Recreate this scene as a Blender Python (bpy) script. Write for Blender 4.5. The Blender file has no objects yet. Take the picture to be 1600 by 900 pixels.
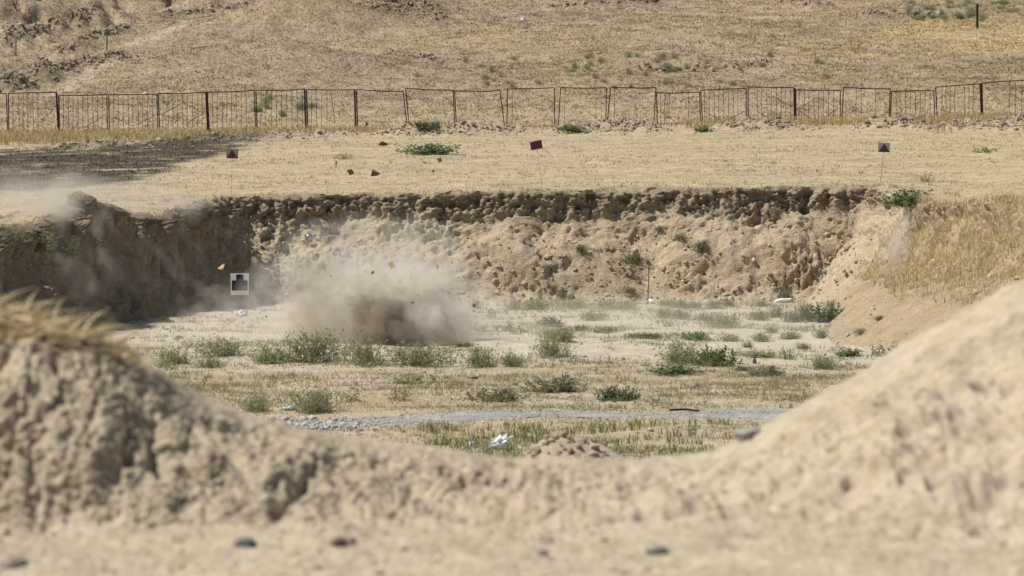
import bpy, math, random
import numpy as np
from concurrent.futures import ThreadPoolExecutor
from mathutils import Vector, Matrix

# ------------------------------------------------------------------ camera, sky, sun, exposure
scene = bpy.context.scene
R = math.radians
T = 0.1228                      # tan of half the horizontal field of view
CAMZ = 5.0
PITCH = R(-2.21)
cam_d = bpy.data.cameras.new("camera")
cam = bpy.data.objects.new("camera", cam_d)
scene.collection.objects.link(cam)
cam.location = (0, 0, CAMZ)
cam.rotation_euler = (R(90) + PITCH, 0, 0)
cam_d.sensor_width = 36.0
cam_d.lens = 18.0 / T
cam_d.clip_start = 0.5
cam_d.clip_end = 4000
cam_d.dof.use_dof = True
cam_d.dof.focus_distance = 116
cam_d.dof.aperture_fstop = 3.7
scene.camera = cam

SUN = Vector((-0.53, -0.05, 0.85)).normalized()
world = bpy.data.worlds.new("World")
scene.world = world
world.use_nodes = True
wn = world.node_tree
bg = wn.nodes["Background"]
sky = wn.nodes.new("ShaderNodeTexSky")
sky.sky_type = 'NISHITA'
sky.sun_disc = False
sky.sun_elevation = math.asin(SUN.z)
sky.sun_rotation = math.atan2(SUN.x, SUN.y)
sky.dust_density = 2.0
wn.links.new(sky.outputs[0], bg.inputs[0])
bg.inputs[1].default_value = 0.06
sl = bpy.data.lights.new("sun", 'SUN')
sl.energy = 4.6
sl.angle = R(0.5)
sl.color = (1.0, 0.965, 0.885)
so = bpy.data.objects.new("sun", sl)
scene.collection.objects.link(so)
so.rotation_euler = SUN.to_track_quat('Z', 'Y').to_euler()
scene.view_settings.view_transform = 'Standard'
scene.view_settings.look = 'None'
scene.view_settings.exposure = 0.27
scene.view_settings.gamma = 1.0
scene.cycles.volume_bounces = 4
scene.cycles.volume_step_rate = 1.5
scene.cycles.max_bounces = 6
scene.cycles.use_denoising = True

# ------------------------------------------------------------------ helpers
rng = np.random.default_rng(11)
random.seed(11)
_perm = np.random.default_rng(5).permutation(256)
_perm = np.concatenate([_perm, _perm, _perm])
_g3 = np.random.default_rng(6).normal(size=(256, 3))
_g3 /= np.linalg.norm(_g3, axis=1)[:, None]


_perm = _perm.astype(np.int32)
_g3 = _g3.astype(np.float32)


def _perlin_chunk(p):
    pf = p.astype(np.float64)
    pi = np.floor(pf)
    pf = (pf - pi).astype(np.float32)
    pi = pi.astype(np.int32) & 255
    w = pf * pf * pf * (pf * (pf * 6 - 15) + 10)
    X, Y, Z = pf[:, 0], pf[:, 1], pf[:, 2]
    out = np.zeros(len(p), np.float32)
    for dx in (0, 1):
        wx_ = w[:, 0] if dx else 1 - w[:, 0]
        ix = _perm[(pi[:, 0] + dx) & 255]
        for dy in (0, 1):
            wxy = wx_ * (w[:, 1] if dy else 1 - w[:, 1])
            iy = _perm[ix + ((pi[:, 1] + dy) & 255)]
            for dz in (0, 1):
                g = _g3[_perm[iy + ((pi[:, 2] + dz) & 255)]]
                out += wxy * (w[:, 2] if dz else 1 - w[:, 2]) * (g[:, 0] * (X - dx) + g[:, 1] * (Y - dy) + g[:, 2] * (Z - dz))
    return out * 1.5


_pool = ThreadPoolExecutor(4)


def perlin(p):
    """gradient noise of an (N,3) array, about -0.8..0.8"""
    p = np.asarray(p)
    if len(p) < 20000:
        return _perlin_chunk(p).astype(np.float64)
    return np.concatenate(list(_pool.map(_perlin_chunk, [p[i:i + 16384] for i in range(0, len(p), 16384)]))).astype(np.float64)


def fbm(p, s, octv=4, gain=0.5):
    p = np.asarray(p, float) * np.asarray(s, float) + 37.3
    a, t = 1.0, 0
    for k in range(octv):
        t = t + a * perlin(p)
        p = p * 2.03 + 17.1
        a *= gain
    return t


def billow(p, s, octv=2, gain=0.5):
    """rounded lumps with sharp creases between them, about 0..1"""
    p = np.asarray(p, float) * np.asarray(s, float) + 11.7
    a, t = 1.0, 0
    for k in range(octv):
        t = t + a * np.minimum(np.abs(perlin(p)) * 2, 1)
        p = p * 2.1 + 9.4
        a *= gain
    return t


def sstep(a, b, x):
    t = np.clip((x - a) / (b - a), 0, 1)
    return t * t * (3 - 2 * t)


def mix(a, b, t):
    return np.asarray(a)[None, :] * (1 - t[:, None]) + np.asarray(b)[None, :] * t[:, None] if np.ndim(a) == 1 else a * (1 - t[:, None]) + np.asarray(b)[None, :] * t[:, None]


def ray(px, py):
    v = Vector(((px - 800) / 800 * T, (450 - py) / 800 * T, -1.0))
    v = Matrix.Rotation(R(90) + PITCH, 3, 'X') @ v
    return v / v.y               # scaled so that y = 1


def pt(px, py, d):
    """world point at distance d (along y) seen at photograph pixel px, py"""
    return Vector((0, 0, CAMZ)) + ray(px, py) * d


def wx(px, d):
    return (px - 800) / 800 * T * d


COL = scene.collection


def mesh_np(name, verts, faces, mat, col=None, smooth=True, parent=None, link=True):
    """one mesh object from numpy arrays; faces is (N,3) or (N,4)"""
    verts = np.ascontiguousarray(verts, dtype=np.float32)
    faces = np.ascontiguousarray(faces, dtype=np.int32)
    m = bpy.data.meshes.new(name)
    n, k = faces.shape
    m.vertices.add(len(verts))
    m.vertices.foreach_set("co", verts.ravel())
    m.loops.add(n * k)
    m.loops.foreach_set("vertex_index", faces.ravel())
    m.polygons.add(n)
    m.polygons.foreach_set("loop_start", np.arange(0, n * k, k, dtype=np.int32))
    m.polygons.foreach_set("loop_total", np.full(n, k, dtype=np.int32))
    m.polygons.foreach_set("use_smooth", np.full(n, smooth))
    m.update(calc_edges=True)
    m.validate()
    if col is not None:
        c = np.ones((len(verts), 4), dtype=np.float32)
        c[:, :3] = col
        m.color_attributes.new("Col", 'FLOAT_COLOR', 'POINT').data.foreach_set("color", c.ravel())
    m.materials.append(mat)
    o = bpy.data.objects.new(name, m)
    if link:
        COL.objects.link(o)
    if parent is not None:
        o.parent = parent
    return o


def tag(o, label=None, cat=None, group=None, kind=None):
    if label: o["label"] = label
    if cat: o["category"] = cat
    if group: o["group"] = group
    if kind: o["kind"] = kind
    return o


def empty(name, loc):
    o = bpy.data.objects.new(name, None)
    o.empty_display_size = 0.2
    o.location = loc
    COL.objects.link(o)
    return o


# ------------------------------------------------------------------ materials
def newmat(name):
    m = bpy.data.materials.new(name)
    m.use_nodes = True
    b = m.node_tree.nodes["Principled BSDF"]
    b.inputs["Roughness"].default_value = 0.95
    b.inputs["Specular IOR Level"].default_value = 0.15
    return m, m.node_tree, b


def earth_mat(name, fine, bump, var=0.35, stretch=(1, 1, 1)):
    """colour attribute broken up by noise, with fine relief"""
    m, nt, b = newmat(name)
    N, L = nt.nodes, nt.links
    at = N.new("ShaderNodeVertexColor"); at.layer_name = "Col"
    tc = N.new("ShaderNodeTexCoord")
    mp = N.new("ShaderNodeMapping"); mp.inputs["Scale"].default_value = stretch
    L.new(tc.outputs["Object"], mp.inputs[0])
    n1 = N.new("ShaderNodeTexNoise"); n1.inputs["Scale"].default_value = fine; n1.inputs["Detail"].default_value = 6; n1.inputs["Roughness"].default_value = 0.65
    n2 = N.new("ShaderNodeTexNoise"); n2.inputs["Scale"].default_value = fine * 0.17; n2.inputs["Detail"].default_value = 4
    for n in (n1, n2): L.new(mp.outputs[0], n.inputs["Vector"])
    mr = N.new("ShaderNodeMapRange")
    mr.inputs[1].default_value = 0.3; mr.inputs[2].default_value = 0.7
    mr.inputs[3].default_value = 1 - var; mr.inputs[4].default_value = 1 + var * 0.7
    L.new(n1.outputs[0], mr.inputs[0])
    mr2 = N.new("ShaderNodeMapRange")
    mr2.inputs[1].default_value = 0.3; mr2.inputs[2].default_value = 0.7
    mr2.inputs[3].default_value = 0.86; mr2.inputs[4].default_value = 1.12
    L.new(n2.outputs[0], mr2.inputs[0])
    mu = N.new("ShaderNodeMath"); mu.operation = 'MULTIPLY'
    L.new(mr.outputs[0], mu.inputs[0]); L.new(mr2.outputs[0], mu.inputs[1])
    vm = N.new("ShaderNodeVectorMath"); vm.operation = 'SCALE'
    L.new(at.outputs[0], vm.inputs[0]); L.new(mu.outputs[0], vm.inputs["Scale"])
    L.new(vm.outputs[0], b.inputs["Base Color"])
    bp = N.new("ShaderNodeBump"); bp.inputs["Strength"].default_value = 1.0; bp.inputs["Distance"].default_value = bump
    L.new(n1.outputs[0], bp.inputs["Height"])
    L.new(bp.outputs[0], b.inputs["Normal"])
    return m


def attr_mat(name, rough=0.85, trans=0.0):
    m, nt, b = newmat(name)
    at = nt.nodes.new("ShaderNodeVertexColor"); at.layer_name = "Col"
    nt.links.new(at.outputs[0], b.inputs["Base Color"])
    b.inputs["Roughness"].default_value = rough
    if trans:
        tr = nt.nodes.new("ShaderNodeBsdfTranslucent")
        nt.links.new(at.outputs[0], tr.inputs[0])
        ms = nt.nodes.new("ShaderNodeMixShader"); ms.inputs[0].default_value = trans
        nt.links.new(b.outputs[0], ms.inputs[1]); nt.links.new(tr.outputs[0], ms.inputs[2])
        nt.links.new(ms.outputs[0], nt.nodes["Material Output"].inputs[0])
    return m


def plain_mat(name, col, rough=0.7, metal=0.0, noise=40, var=0.25, bump=0.0):
    m, nt, b = newmat(name)
    N, L = nt.nodes, nt.links
    tc = N.new("ShaderNodeTexCoord")
    n = N.new("ShaderNodeTexNoise"); n.inputs["Scale"].default_value = noise; n.inputs["Detail"].default_value = 5
    L.new(tc.outputs["Object"], n.inputs["Vector"])
    cr = N.new("ShaderNodeValToRGB")
    cr.color_ramp.elements[0].position = 0.3; cr.color_ramp.elements[1].position = 0.7
    cr.color_ramp.elements[0].color = (*[c * (1 - var) for c in col], 1)
    cr.color_ramp.elements[1].color = (*[min(1, c * (1 + var * 0.6)) for c in col], 1)
    L.new(n.outputs[0], cr.inputs[0]); L.new(cr.outputs[0], b.inputs["Base Color"])
    b.inputs["Roughness"].default_value = rough
    b.inputs["Metallic"].default_value = metal
    b.inputs["Specular IOR Level"].default_value = 0.35
    if bump:
        bp = N.new("ShaderNodeBump"); bp.inputs["Distance"].default_value = bump
        L.new(n.outputs[0], bp.inputs["Height"]); L.new(bp.outputs[0], b.inputs["Normal"])
    return m


M_HILL = earth_mat("hill_soil", 7.0, 0.08, 0.55)
M_TERR = earth_mat("dry_terrace", 9.0, 0.05, 0.30, (0.55, 1, 1))
M_WALL = earth_mat("cut_earth", 18.0, 0.055, 0.32)
M_FLOOR = earth_mat("pit_floor_soil", 12.0, 0.03, 0.25)
M_BERM = earth_mat("berm_soil", 45.0, 0.010, 0.22)
M_GRASS = attr_mat("dry_grass", 0.8, 0.25)
M_LEAF = attr_mat("leaf", 0.7, 0.45)
M_STEM = attr_mat("stem", 0.85)
M_STONE = attr_mat("stone", 0.85)
M_RUST = plain_mat("rusty_steel", (0.058, 0.037, 0.027), 0.8, 0.2, 9, 0.5)
M_MAROON = plain_mat("maroon_paint", (0.11, 0.026, 0.042), 0.6, 0, 12, 0.2)
M_WHITEP = plain_mat("weathered_white_paint", (0.38, 0.38, 0.33), 0.7, 0, 10, 0.2)
M_FADED = plain_mat("faded_board", (0.30, 0.26, 0.18), 0.8, 0, 12, 0.3)
M_WHITE = plain_mat("white_plastic", (0.78, 0.79, 0.80), 0.45, 0, 6, 0.08)
M_BLACK = plain_mat("black_print", (0.012, 0.012, 0.014), 0.7, 0, 12, 0.3)
M_CARD = plain_mat("cardboard", (0.17, 0.115, 0.065), 0.85, 0, 14, 0.3)
M_CARDL = plain_mat("pale_cardboard", (0.40, 0.31, 0.19), 0.85, 0, 14, 0.25)
M_CHROME = plain_mat("polished_metal", (0.30, 0.33, 0.39), 0.12, 1.0, 5, 0.1)
M_WOOD = plain_mat("orange_wood", (0.33, 0.16, 0.06), 0.8, 0, 20, 0.35)
M_GREYW = plain_mat("grey_wood", (0.30, 0.27, 0.22), 0.85, 0, 20, 0.3)
M_REDT = plain_mat("red_tip", (0.16, 0.03, 0.03), 0.7)
M_WIRE = plain_mat("thin_rod", (0.13, 0.11, 0.09), 0.7, 0.3)
M_TEAL = plain_mat("pale_teal_plastic", (0.36, 0.50, 0.48), 0.4, 0, 8, 0.15)
M_BLUEW = plain_mat("bluish_white_plastic", (0.60, 0.66, 0.76), 0.45, 0, 8, 0.12)

# ------------------------------------------------------------------ terrain heights
def bump2(x, y, cx, cy, sx, sy, a):
    return a * np.exp(-((x - cx) / sx) ** 2 - ((y - cy) / sy) ** 2)


def terr_base(x, y):
    """grassy shelf above the pit, before small relief"""
    z = 3.1 + 0.017 * x + 0.0385 * np.maximum(y - 121, 0) + 0.008 * np.minimum(y - 121, 0)
    z = z + bump2(x, y, -11.4, 107, 1.8, 1.9, 0.55) + bump2(x, y, -9.9, 113, 1.6, 2.4, -0.26) + bump2(x, y, -12, 99, 2.0, 3.0, -0.10)
    z = z + bump2(x, y, 11.8, 110, 4.0, 4.0, -0.30)
    z = z + bump2(x, y, 13.3, 103, 2.2, 3.0, 0.12)
    return z


KH = 0.15


def hb(px, py):
    """point of the plain hill slope under a pixel"""
    r = ray(px, py)
    d = (4.95 - KH * 170 - CAMZ) / (r.z - KH)
    return r.x * d, d


HF = []                          # humps: (x, y, sx, sy, amp)
for (px, py, sx, sy, a) in ((400, 108, 5.6, 2.9, 1.35), (470, 42, 4.6, 3.0, 1.7), (628, 26, 2.0, 1.2, 1.15), (1010, 60, 9, 4, 0.35),
                            (1230, 8, 2.2, 0.8, 0.55), (1500, 40, 6, 3, 0.5), (60, 85, 3, 2.5, -0.5), (760, 90, 6, 3, -0.2)):
    hx, hy = hb(px, py)
    HF.append((hx, hy, sx, sy, a))
# rows of loose clods: ((px,py),(px,py), width m, height m)
WR = []
for (a, b, w, h) in (((70, 121), (190, 84), 0.8, 0.55), ((-10, 134), (60, 118), 0.9, 0.7), ((1165, 4), (1290, 27), 0.55, 0.5), ((535, 30), (700, 40), 0.5, 0.15), ((245, 24), (335, 10), 0.3, 0.22), ((335, 10), (520, 15), 0.3, 0.22), ((520, 15), (600, 34), 0.28, 0.2),
                     ((1335, 46), (1480, 52), 0.4, 0.2), ((610, 82), (700, 92), 0.35, 0.15), ((250, 96), (420, 80), 0.25, 0.12), ((860, 12), (1040, 4), 0.35, 0.15), ((1000, 118), (1200, 108), 0.4, 0.12), ((10, 60), (150, 28), 0.5, 0.25), ((90, 70), (200, 40), 0.45, 0.25)):
    WR.append((hb(*a), hb(*b), w, h))
# spoil heaps in front of the fence: (px, dist, half width m, height m)
SP = [(520, 163, 1.4, 0.16), (625, 163.5, .9, .25), (665, 163, 1.5, .42), (745, 163, 1.3, .42), (800, 164, .7, .2), (900, 163, 1.2, .3), (960, 163, 1.3, .42), (1000, 163, .9, .36),
      (1150, 163, 1.0, .38), (1215, 163, 1.1, .38), (1365, 162, .9, .42), (1425, 162, 1.1, .45), (1500, 160, 1.3, .3), (1590, 159, 1.6, .6), (330, 160, 2.0, .2), (160, 156, 2, .25), (430, 162, 1.6, .15)]


def seg_d(x, y, a, b):
    ax, ay = a; bx, by = b
    dx, dy = bx - ax, by - ay
    t = np.clip(((x - ax) * dx + (y - ay) * dy) / (dx * dx + dy * dy), 0, 1)
    return np.hypot(x - ax - t * dx, y - ay - t * dy), t


def ground_far(x, y):
    """height and masks of shelf + hillside"""
    p = np.stack([x, y, np.zeros_like(x)], 1)
    z = terr_base(x, np.minimum(y, 170))
    hy = np.maximum(y - 170, 0)
    z = z + KH * hy * sstep(0, 8, hy) + 0.0
    big = sstep(0, 10, hy)
    for (cx, cy, sx, sy, a) in HF:
        z = z + bump2(x, y, cx, cy, sx, sy, a)
    # eroded scarp, upper left
    e0, e1 = hb(-20, 78), hb(345, 2)
    sl_ = (e1[1] - e0[1]) / (e1[0] - e0[0])
    ye = e0[1] + (x - e0[0]) * sl_ + 1.4 * perlin(p * 0.3) + 0.5 * perlin(p * 0.9)
    q = (y - ye) / 2.1
    sc = sstep(0, 7.0, q) * sstep(e1[0] + 2.5, e1[0] - 1.5, x)
    z = z + 2.3 * sc
    scm = np.clip(sstep(-0.3, 0.5, q) * sstep(9, 4, q) * sstep(e1[0] + 2.0, e1[0] - 1.0, x), 0, 1)
    rough = np.zeros_like(x)
    for (a, b, w, h) in WR:
        dd, t = seg_d(x, y, a, b)
        g = np.exp(-(dd / w) ** 2)
        z = z + h * g * (0.6 + 0.6 * perlin(p * 0.9 + 3))
        rough = np.maximum(rough, g)
    rough = np.maximum(rough, np.exp(-((x - HF[2][0]) / 2.0) ** 2 - ((y - HF[2][1] + .3) / 1.1) ** 2))
    spm = np.zeros_like(x)
    for (px, d, w, h) in SP:
        g = np.exp(-((x - wx(px, d)) / w) ** 2 - ((y - d) / 0.9) ** 2)
        z = z + 0.72 * h * g * (0.6 + 0.8 * np.abs(perlin(p * 1.7 + px)))
        spm = np.maximum(spm, g)
    # small relief
    z = z + 0.10 * fbm(p, 0.22, 3) * (0.4 + big)
    z = z + (0.035 + 0.075 * big) * fbm(p, (1.1, 1.5, 1), 3)
    rr = np.clip(np.maximum(rough, spm * 1.2), 0, 1)
    z = z + rr * (0.26 * (billow(p, 2.2, 3) - 0.4))
    z = z + scm * (0.26 * (billow(p, (0.8, 0.4, 1), 2) - 0.5) + 0.14 * (billow(p, 2.4, 2) - .5) - 0.5 * sstep(0.25, 0.5, fbm(p, (0.8, 0.5, 1), 3)))
    # dug hollow and step on the right of the shelf
    z = z - bump2(x, y, wx(1545, 124), 124.5, 1.2, 1.3, 0.22)
    return z, rough, spm, scm, big


# rim of the pit in plan, from the near left end round to the near right end
RIM_PX = [(-210, 72), (-150, 82), (-70, 90), (0, 97), (60, 102), (118, 106.5), (165, 109), (205, 111.5), (282, 115), (335, 118), (352, 120.2),
          (430, 121.0), (560, 121.4), (700, 121.0), (850, 121.3), (1000, 121.6), (1150, 121.2), (1290, 121.4), (1352, 121.2), (1385, 119.3),
          (1432, 114.5), (1500, 109), (1600, 102.5), (1720, 95), (1900, 84), (2150, 72)]
rim = np.array([(wx(px, d), d) for px, d in RIM_PX])
dense = []
for i in range(len(rim) - 1):
    n = max(2, int(np.linalg.norm(rim[i + 1] - rim[i]) / 0.02))
    dense.append(rim[i] + (rim[i + 1] - rim[i]) * np.linspace(0, 1, n, endpoint=False)[:, None])
dense = np.concatenate(dense + [rim[-1:]])
for _ in range(2):
    k = 15
    pad = np.pad(dense, ((k, k), (0, 0)), mode='edge')
    dense = np.stack([np.convolve(pad[:, j], np.ones(2 * k + 1) / (2 * k + 1), 'valid') for j in (0, 1)], 1)
cl = np.concatenate([[0], np.cumsum(np.linalg.norm(np.diff(dense, axis=0), axis=1))])


def inside_pit(x, y, off=0.0):
    """rim polygon test (even-odd), the polygon closed far behind the camera side"""
    poly = np.concatenate([dense[::12], [[40, 60], [40, 10], [-40, 10], [-40, 60]]])
    # rim near ends run off to the sides: close the polygon by going round the near side
    ins = np.zeros(len(x), bool)
    j = len(poly) - 1
    for i in range(len(poly)):
        xi, yi = poly[i]; xj, yj = poly[j]
        if yi != yj:
            c = ((yi > y) != (yj > y)) & (x < (xj - xi) * (y - yi) / (yj - yi) + xi)
            ins ^= c
        j = i
    return ins


def grid_faces(nr, nc):
    i = np.arange(nr - 1)[:, None] * nc + np.arange(nc - 1)[None, :]
    return np.stack([i, i + 1, i + nc + 1, i + nc], -1).reshape(-1, 4)


# ------------------------------------------------------------------ shelf and hillside
xs = np.arange(-36, 36.01, 0.2)
ys_t = np.concatenate([np.arange(70, 119, 0.3), np.arange(119, 170.01, 0.19)])
ys_h = np.concatenate([np.arange(ys_t[-1], 222, 0.19), np.arange(222, 420, 2.0)])
C_STRAW = np.array((0.405, 0.330, 0.210))
C_STRAW2 = np.array((0.385, 0.312, 0.200))
C_SOIL = np.array((0.345, 0.280, 0.197))
C_SOILD_SHADE = np.array((0.205, 0.162, 0.115))  # dark bare soil; also the tone for shade painted on the pit walls
C_PALE = np.array((0.465, 0.395, 0.288))
C_BURN = np.array((0.060, 0.048, 0.038))
C_YEL = np.array((0.450, 0.352, 0.190))


def burnt(x, y, p):
    """burnt strip on the left of the shelf, outline with its own ragged shape"""
    px = 800 + x / (T * y) * 800
    # screen row of this ground point is found from its distance
    z = terr_base(x, y)
    py = 450 - np.tan(np.arctan((z - CAMZ) / y) - PITCH) / T * 800
    up = np.interp(px, [-400, 0, 150, 260, 330, 400, 520], [236, 234, 228, 216, 210, 208, 214])
    lo = np.interp(px, [-400, 0, 120, 200, 260, 330, 370, 420, 520], [312, 306, 298, 288, 270, 250, 236, 222, 216])
    nz = 8 * fbm(p, (0.35, 0.30, 1), 5, 0.6)
    return sstep(0, 7, py - up + nz) * sstep(0, 14, lo - py + 1.6 * nz) * sstep(470, 380, px)


def far_colours(x, y, rough, spm, scm, big):
    p = np.stack([x, y, np.zeros_like(x)], 1)
    n1 = fbm(p, (0.10, 0.16, 1), 4, 0.6)
    n2 = fbm(p, (0.55, 0.9, 1), 4, 0.6)
    n3 = fbm(p, (0.25, 1.6, 1), 3, 0.6)
    c = mix(np.tile(C_STRAW, (len(x), 1)), C_STRAW2, sstep(-0.5, 0.7, n2 + 0.5 * n3))
    c = mix(c, C_SOIL * 0.86, (1 - big) * sstep(0.15, 0.75, n2 * 0.8 + n3 * 0.5) * 0.75)
    c = mix(c, C_SOIL * 0.9, big * sstep(-0.35, 0.35, n1 + 0.35 * n2) * 0.9)
    c = mix(c, C_SOILD_SHADE * 1.2, big * sstep(0.35, 0.8, n2 + 0.4 * n3) * 0.6)
    # greyer stubble on the two left humps, yellower grass on the right
    h = np.exp(-((x - HF[0][0]) / 7) ** 2 - ((y - HF[0][1]) / 3.4) ** 2) + 0.5 * np.exp(-((x - HF[1][0]) / 5) ** 2 - ((y - HF[1][1]) / 4) ** 2)
    c = mix(c, C_SOIL * 0.82, np.clip(h, 0, 1) * 0.75 * big)
    yl = sstep(8, 20, x) * sstep(182, 192, y) * sstep(214, 200, y) * sstep(-0.3, 0.4, n1 + n2 * 0.4 + 0.15)
    c = mix(c, C_YEL, yl * 0.8)
    c = mix(c, C_YEL, sstep(9, 20, x) * (1 - big) * sstep(-0.3, 0.5, n2 + 0.2) * 0.5)
    c = mix(c, C_SOIL, np.clip(spm * 1.3, 0, 1) * 0.9)
    c = mix(c, C_SOILD_SHADE * 1.15, np.clip(rough, 0, 1) * 0.8)
    c = mix(c, C_PALE * (0.88, 0.84, 0.82), scm * 0.85 * sstep(-0.5, 0.1, n2))
    c = c * (1 - big[:, None] * np.array((0.10, 0.125, 0.14))) * (1 + 0.22 * np.clip(n1, -1, 1) * big)[:, None]
    # worn path winding up from the left
    for a, b in (((75, 138), (245, 78)), ((245, 78), (600, 92)), ((210, 62), (330, 28)), ((600, 92), (760, 104))):
        dd, t = seg_d(x, y, hb(*a), hb(*b))
        c = mix(c, C_PALE, np.exp(-((dd + 0.25 * n2) / 0.55) ** 2) * 0.75)
    c = mix(c, C_BURN, burnt(x, y, p) * sstep(172, 168, y) * sstep(-1.0, 0.1, n2 + 0.9 * n3 + 0.2) * 0.93)
    return c


def far_sheet(name, ys, mat, cut):
    X, Y = np.meshgrid(xs, ys)
    x, y = X.ravel(), Y.ravel()
    z, rough, spm, scm, big = ground_far(x, y)
    c = far_colours(x, y, rough, spm, scm, big)
    f = grid_faces(len(ys), len(xs))
    if cut:
        ins = inside_pit(x, y)
        dmin = np.full(len(x), 9.0)
        near = np.where((y < 124) & (np.abs(x) < 30))[0]
        dd = dense[::14]
        for s in range(0, len(near), 20000):
            idx = near[s:s + 20000]
            dmin[idx] = np.sqrt(((x[idx, None] - dd[None, :, 0]) ** 2 + (y[idx, None] - dd[None, :, 1]) ** 2).min(1))
        bad = ins | (dmin < 0.32)
        f = f[~bad[f].any(1)]
    o = mesh_np(name, np.stack([x, y, z], 1), f, mat, c)
    return o, z.reshape(len(ys), len(xs)), c.reshape(len(ys), len(xs), 3)


terrace, ZT, CT = far_sheet("terrace", ys_t, M_TERR, True)
tag(terrace, "dry grassy shelf of ground between the pit and the fence", None, None, "structure")
hill, ZH, CH = far_sheet("hillside", ys_h, M_HILL, False)
tag(hill, "dry tan hillside rising behind the fence", None, None, "structure")


def sample(Z, ys, x, y):
    iy = np.clip(np.searchsorted(ys, y) - 1, 0, len(ys) - 2)
    fx = np.clip((x - xs[0]) / 0.2, 0, len(xs) - 1.001)
    ix = fx.astype(int); fx = fx - ix
    fy = (y - ys[iy]) / (ys[iy + 1] - ys[iy])
    if Z.ndim == 3:
        fx = fx[:, None]; fy = fy[:, None]
    return (Z[iy, ix] * (1 - fx) + Z[iy, ix + 1] * fx) * (1 - fy) + (Z[iy + 1, ix] * (1 - fx) + Z[iy + 1, ix + 1] * fx) * fy


# ------------------------------------------------------------------ walls of the pit: a strip swept round the rim
NS, NT = 1500, 150
# more columns where the wall faces the camera
wgt = np.interp(dense[:, 1], [72, 95, 100, 130], [0.15, 0.5, 1, 1])
cw = np.concatenate([[0], np.cumsum(np.diff(cl) * wgt[1:])])
sI = np.interp(np.linspace(0, cw[-1], NS), cw, np.arange(len(dense)))
rx = np.interp(sI, np.arange(len(dense)), dense[:, 0]); ry = np.interp(sI, np.arange(len(dense)), dense[:, 1])
tx, ty = np.gradient(rx), np.gradient(ry)
for _ in range(3):
    tx = np.convolve(np.pad(tx, 8, mode='edge'), np.ones(17) / 17, 'valid'); ty = np.convolve(np.pad(ty, 8, mode='edge'), np.ones(17) / 17, 'valid')
tl = np.hypot(tx, ty); tx /= tl; ty /= tl
nx, ny = -ty, tx                                  # outward (away from the pit): the rim runs left -> right
PB = [(-3.2, -.12), (-2.55, -.02), (-2.1, .07), (-1.75, .22), (-1.4, .38), (-1.0, .50), (-.62, .57), (-.42, .66), (-.22, .74), (-.08, .82), (.0, .91), (0, .985), (.13, 1.0), (.7, 1.0), (1.1, .97)]
PL = [(-1.9, -.12), (-1.45, -.02), (-1.1, .05), (-.78, .18), (-.55, .34), (-.42, .47), (-.3, .58), (-.22, .68), (-.14, .77), (-.06, .85), (.0, .92), (0, .985), (.13, 1.0), (.7, 1.0), (1.1, .97)]
PR = [(-6.4, -.12), (-5.6, .0), (-4.7, .2), (-3.9, .31), (-3.0, .36), (-2.2, .42), (-1.7, .50), (-1.3, .58), (-1.0, .65), (-.72, .73), (-.45, .82), (-.12, .95), (0, 1.0), (.7, 1.0), (1.1, .97)]
PB, PL, PR = map(np.array, (PB, PL, PR))
pxs = 800 + rx / (T * ry) * 800
wl = sstep(352, 325, pxs)
wr = sstep(1338, 1440, pxs)
wb = np.clip(1 - wl - wr, 0, 1)
tt = np.linspace(0, 1, NT)
ck = np.linspace(0, 1, len(PB))
off = np.zeros((NT, NS)); frac = np.zeros((NT, NS))
for P, w in ((PB, wb), (PL, wl), (PR, wr)):
    o1 = np.interp(tt, ck, P[:, 0])[:, None] * np.ones(NS)[None]
    if P is PR: o1 = np.where(o1 < 0, o1 * np.interp(ry, [99, 106, 114, 121], [1.0, 0.72, 0.42, 0.36])[None], o1)
    off += o1 * w[None]
    frac += np.interp(tt, ck, P[:, 1])[:, None] * w[None]
k = 4
for A in (off, frac):
    Ap = np.pad(A, ((k, k), (0, 0)), mode='edge')
    A[:] = sum(Ap[i:i + NT] for i in range(2 * k + 1)) / (2 * k + 1)
# the ledge wanders up and down along the back wall
pr = np.stack([rx, ry, np.zeros(NS)], 1)
wob = 0.10 * fbm(pr, 0.35, 3)
fr2 = np.where((frac > 0.05) & (frac < 0.9), frac + wob[None] * sstep(0.05, 0.4, frac) * sstep(0.9, 0.6, frac), frac)
WX = rx[None] + nx[None] * off
WY = ry[None] + ny[None] * off
zr, *_m = ground_far(rx, ry)
zo, *_m = ground_far(WX[frac > 0.99], WY[frac > 0.99])
WZ = fr2 * zr[None]
top = frac > 0.99
WZ[top] = zo + 0.02
WZ[-1] -= 0.12; WZ[-2] -= 0.06
P3 = np.stack([WX, WY, WZ], -1)
du = np.gradient(P3, axis=1); dv = np.gradient(P3, axis=0)
Nn = np.cross(du, dv); Nn /= np.linalg.norm(Nn, axis=-1, keepdims=True) + 1e-9
if Nn[NT // 2, NS // 2, 1] > 0: Nn = -Nn
p = P3.reshape(-1, 3)
face = (sstep(-0.05, 0.12, frac) * sstep(1.003, 0.95, frac)).ravel()
face *= 1 - 0.25 * np.tile(wr, NT)
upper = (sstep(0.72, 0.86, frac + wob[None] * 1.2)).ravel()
WL = np.tile(wl, NT)
disp = 0.22 * fbm(p, 0.55, 3)
patch = sstep(0.0, 0.50, fbm(p, (0.40, 0.40, 0.9), 4))
rgh = np.clip(0.12 + 0.85 * np.maximum(patch, upper * 0.9), 0, 1)
pw = p + 0.15 * np.stack([perlin(p * 2 + 5), perlin(p * 2 + 9), perlin(p * 2)], 1)
disp += 0.17 * fbm(pw, (1.9, 1.9, 1.5), 5, 0.62) * (0.3 + 0.7 * rgh)
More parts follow.
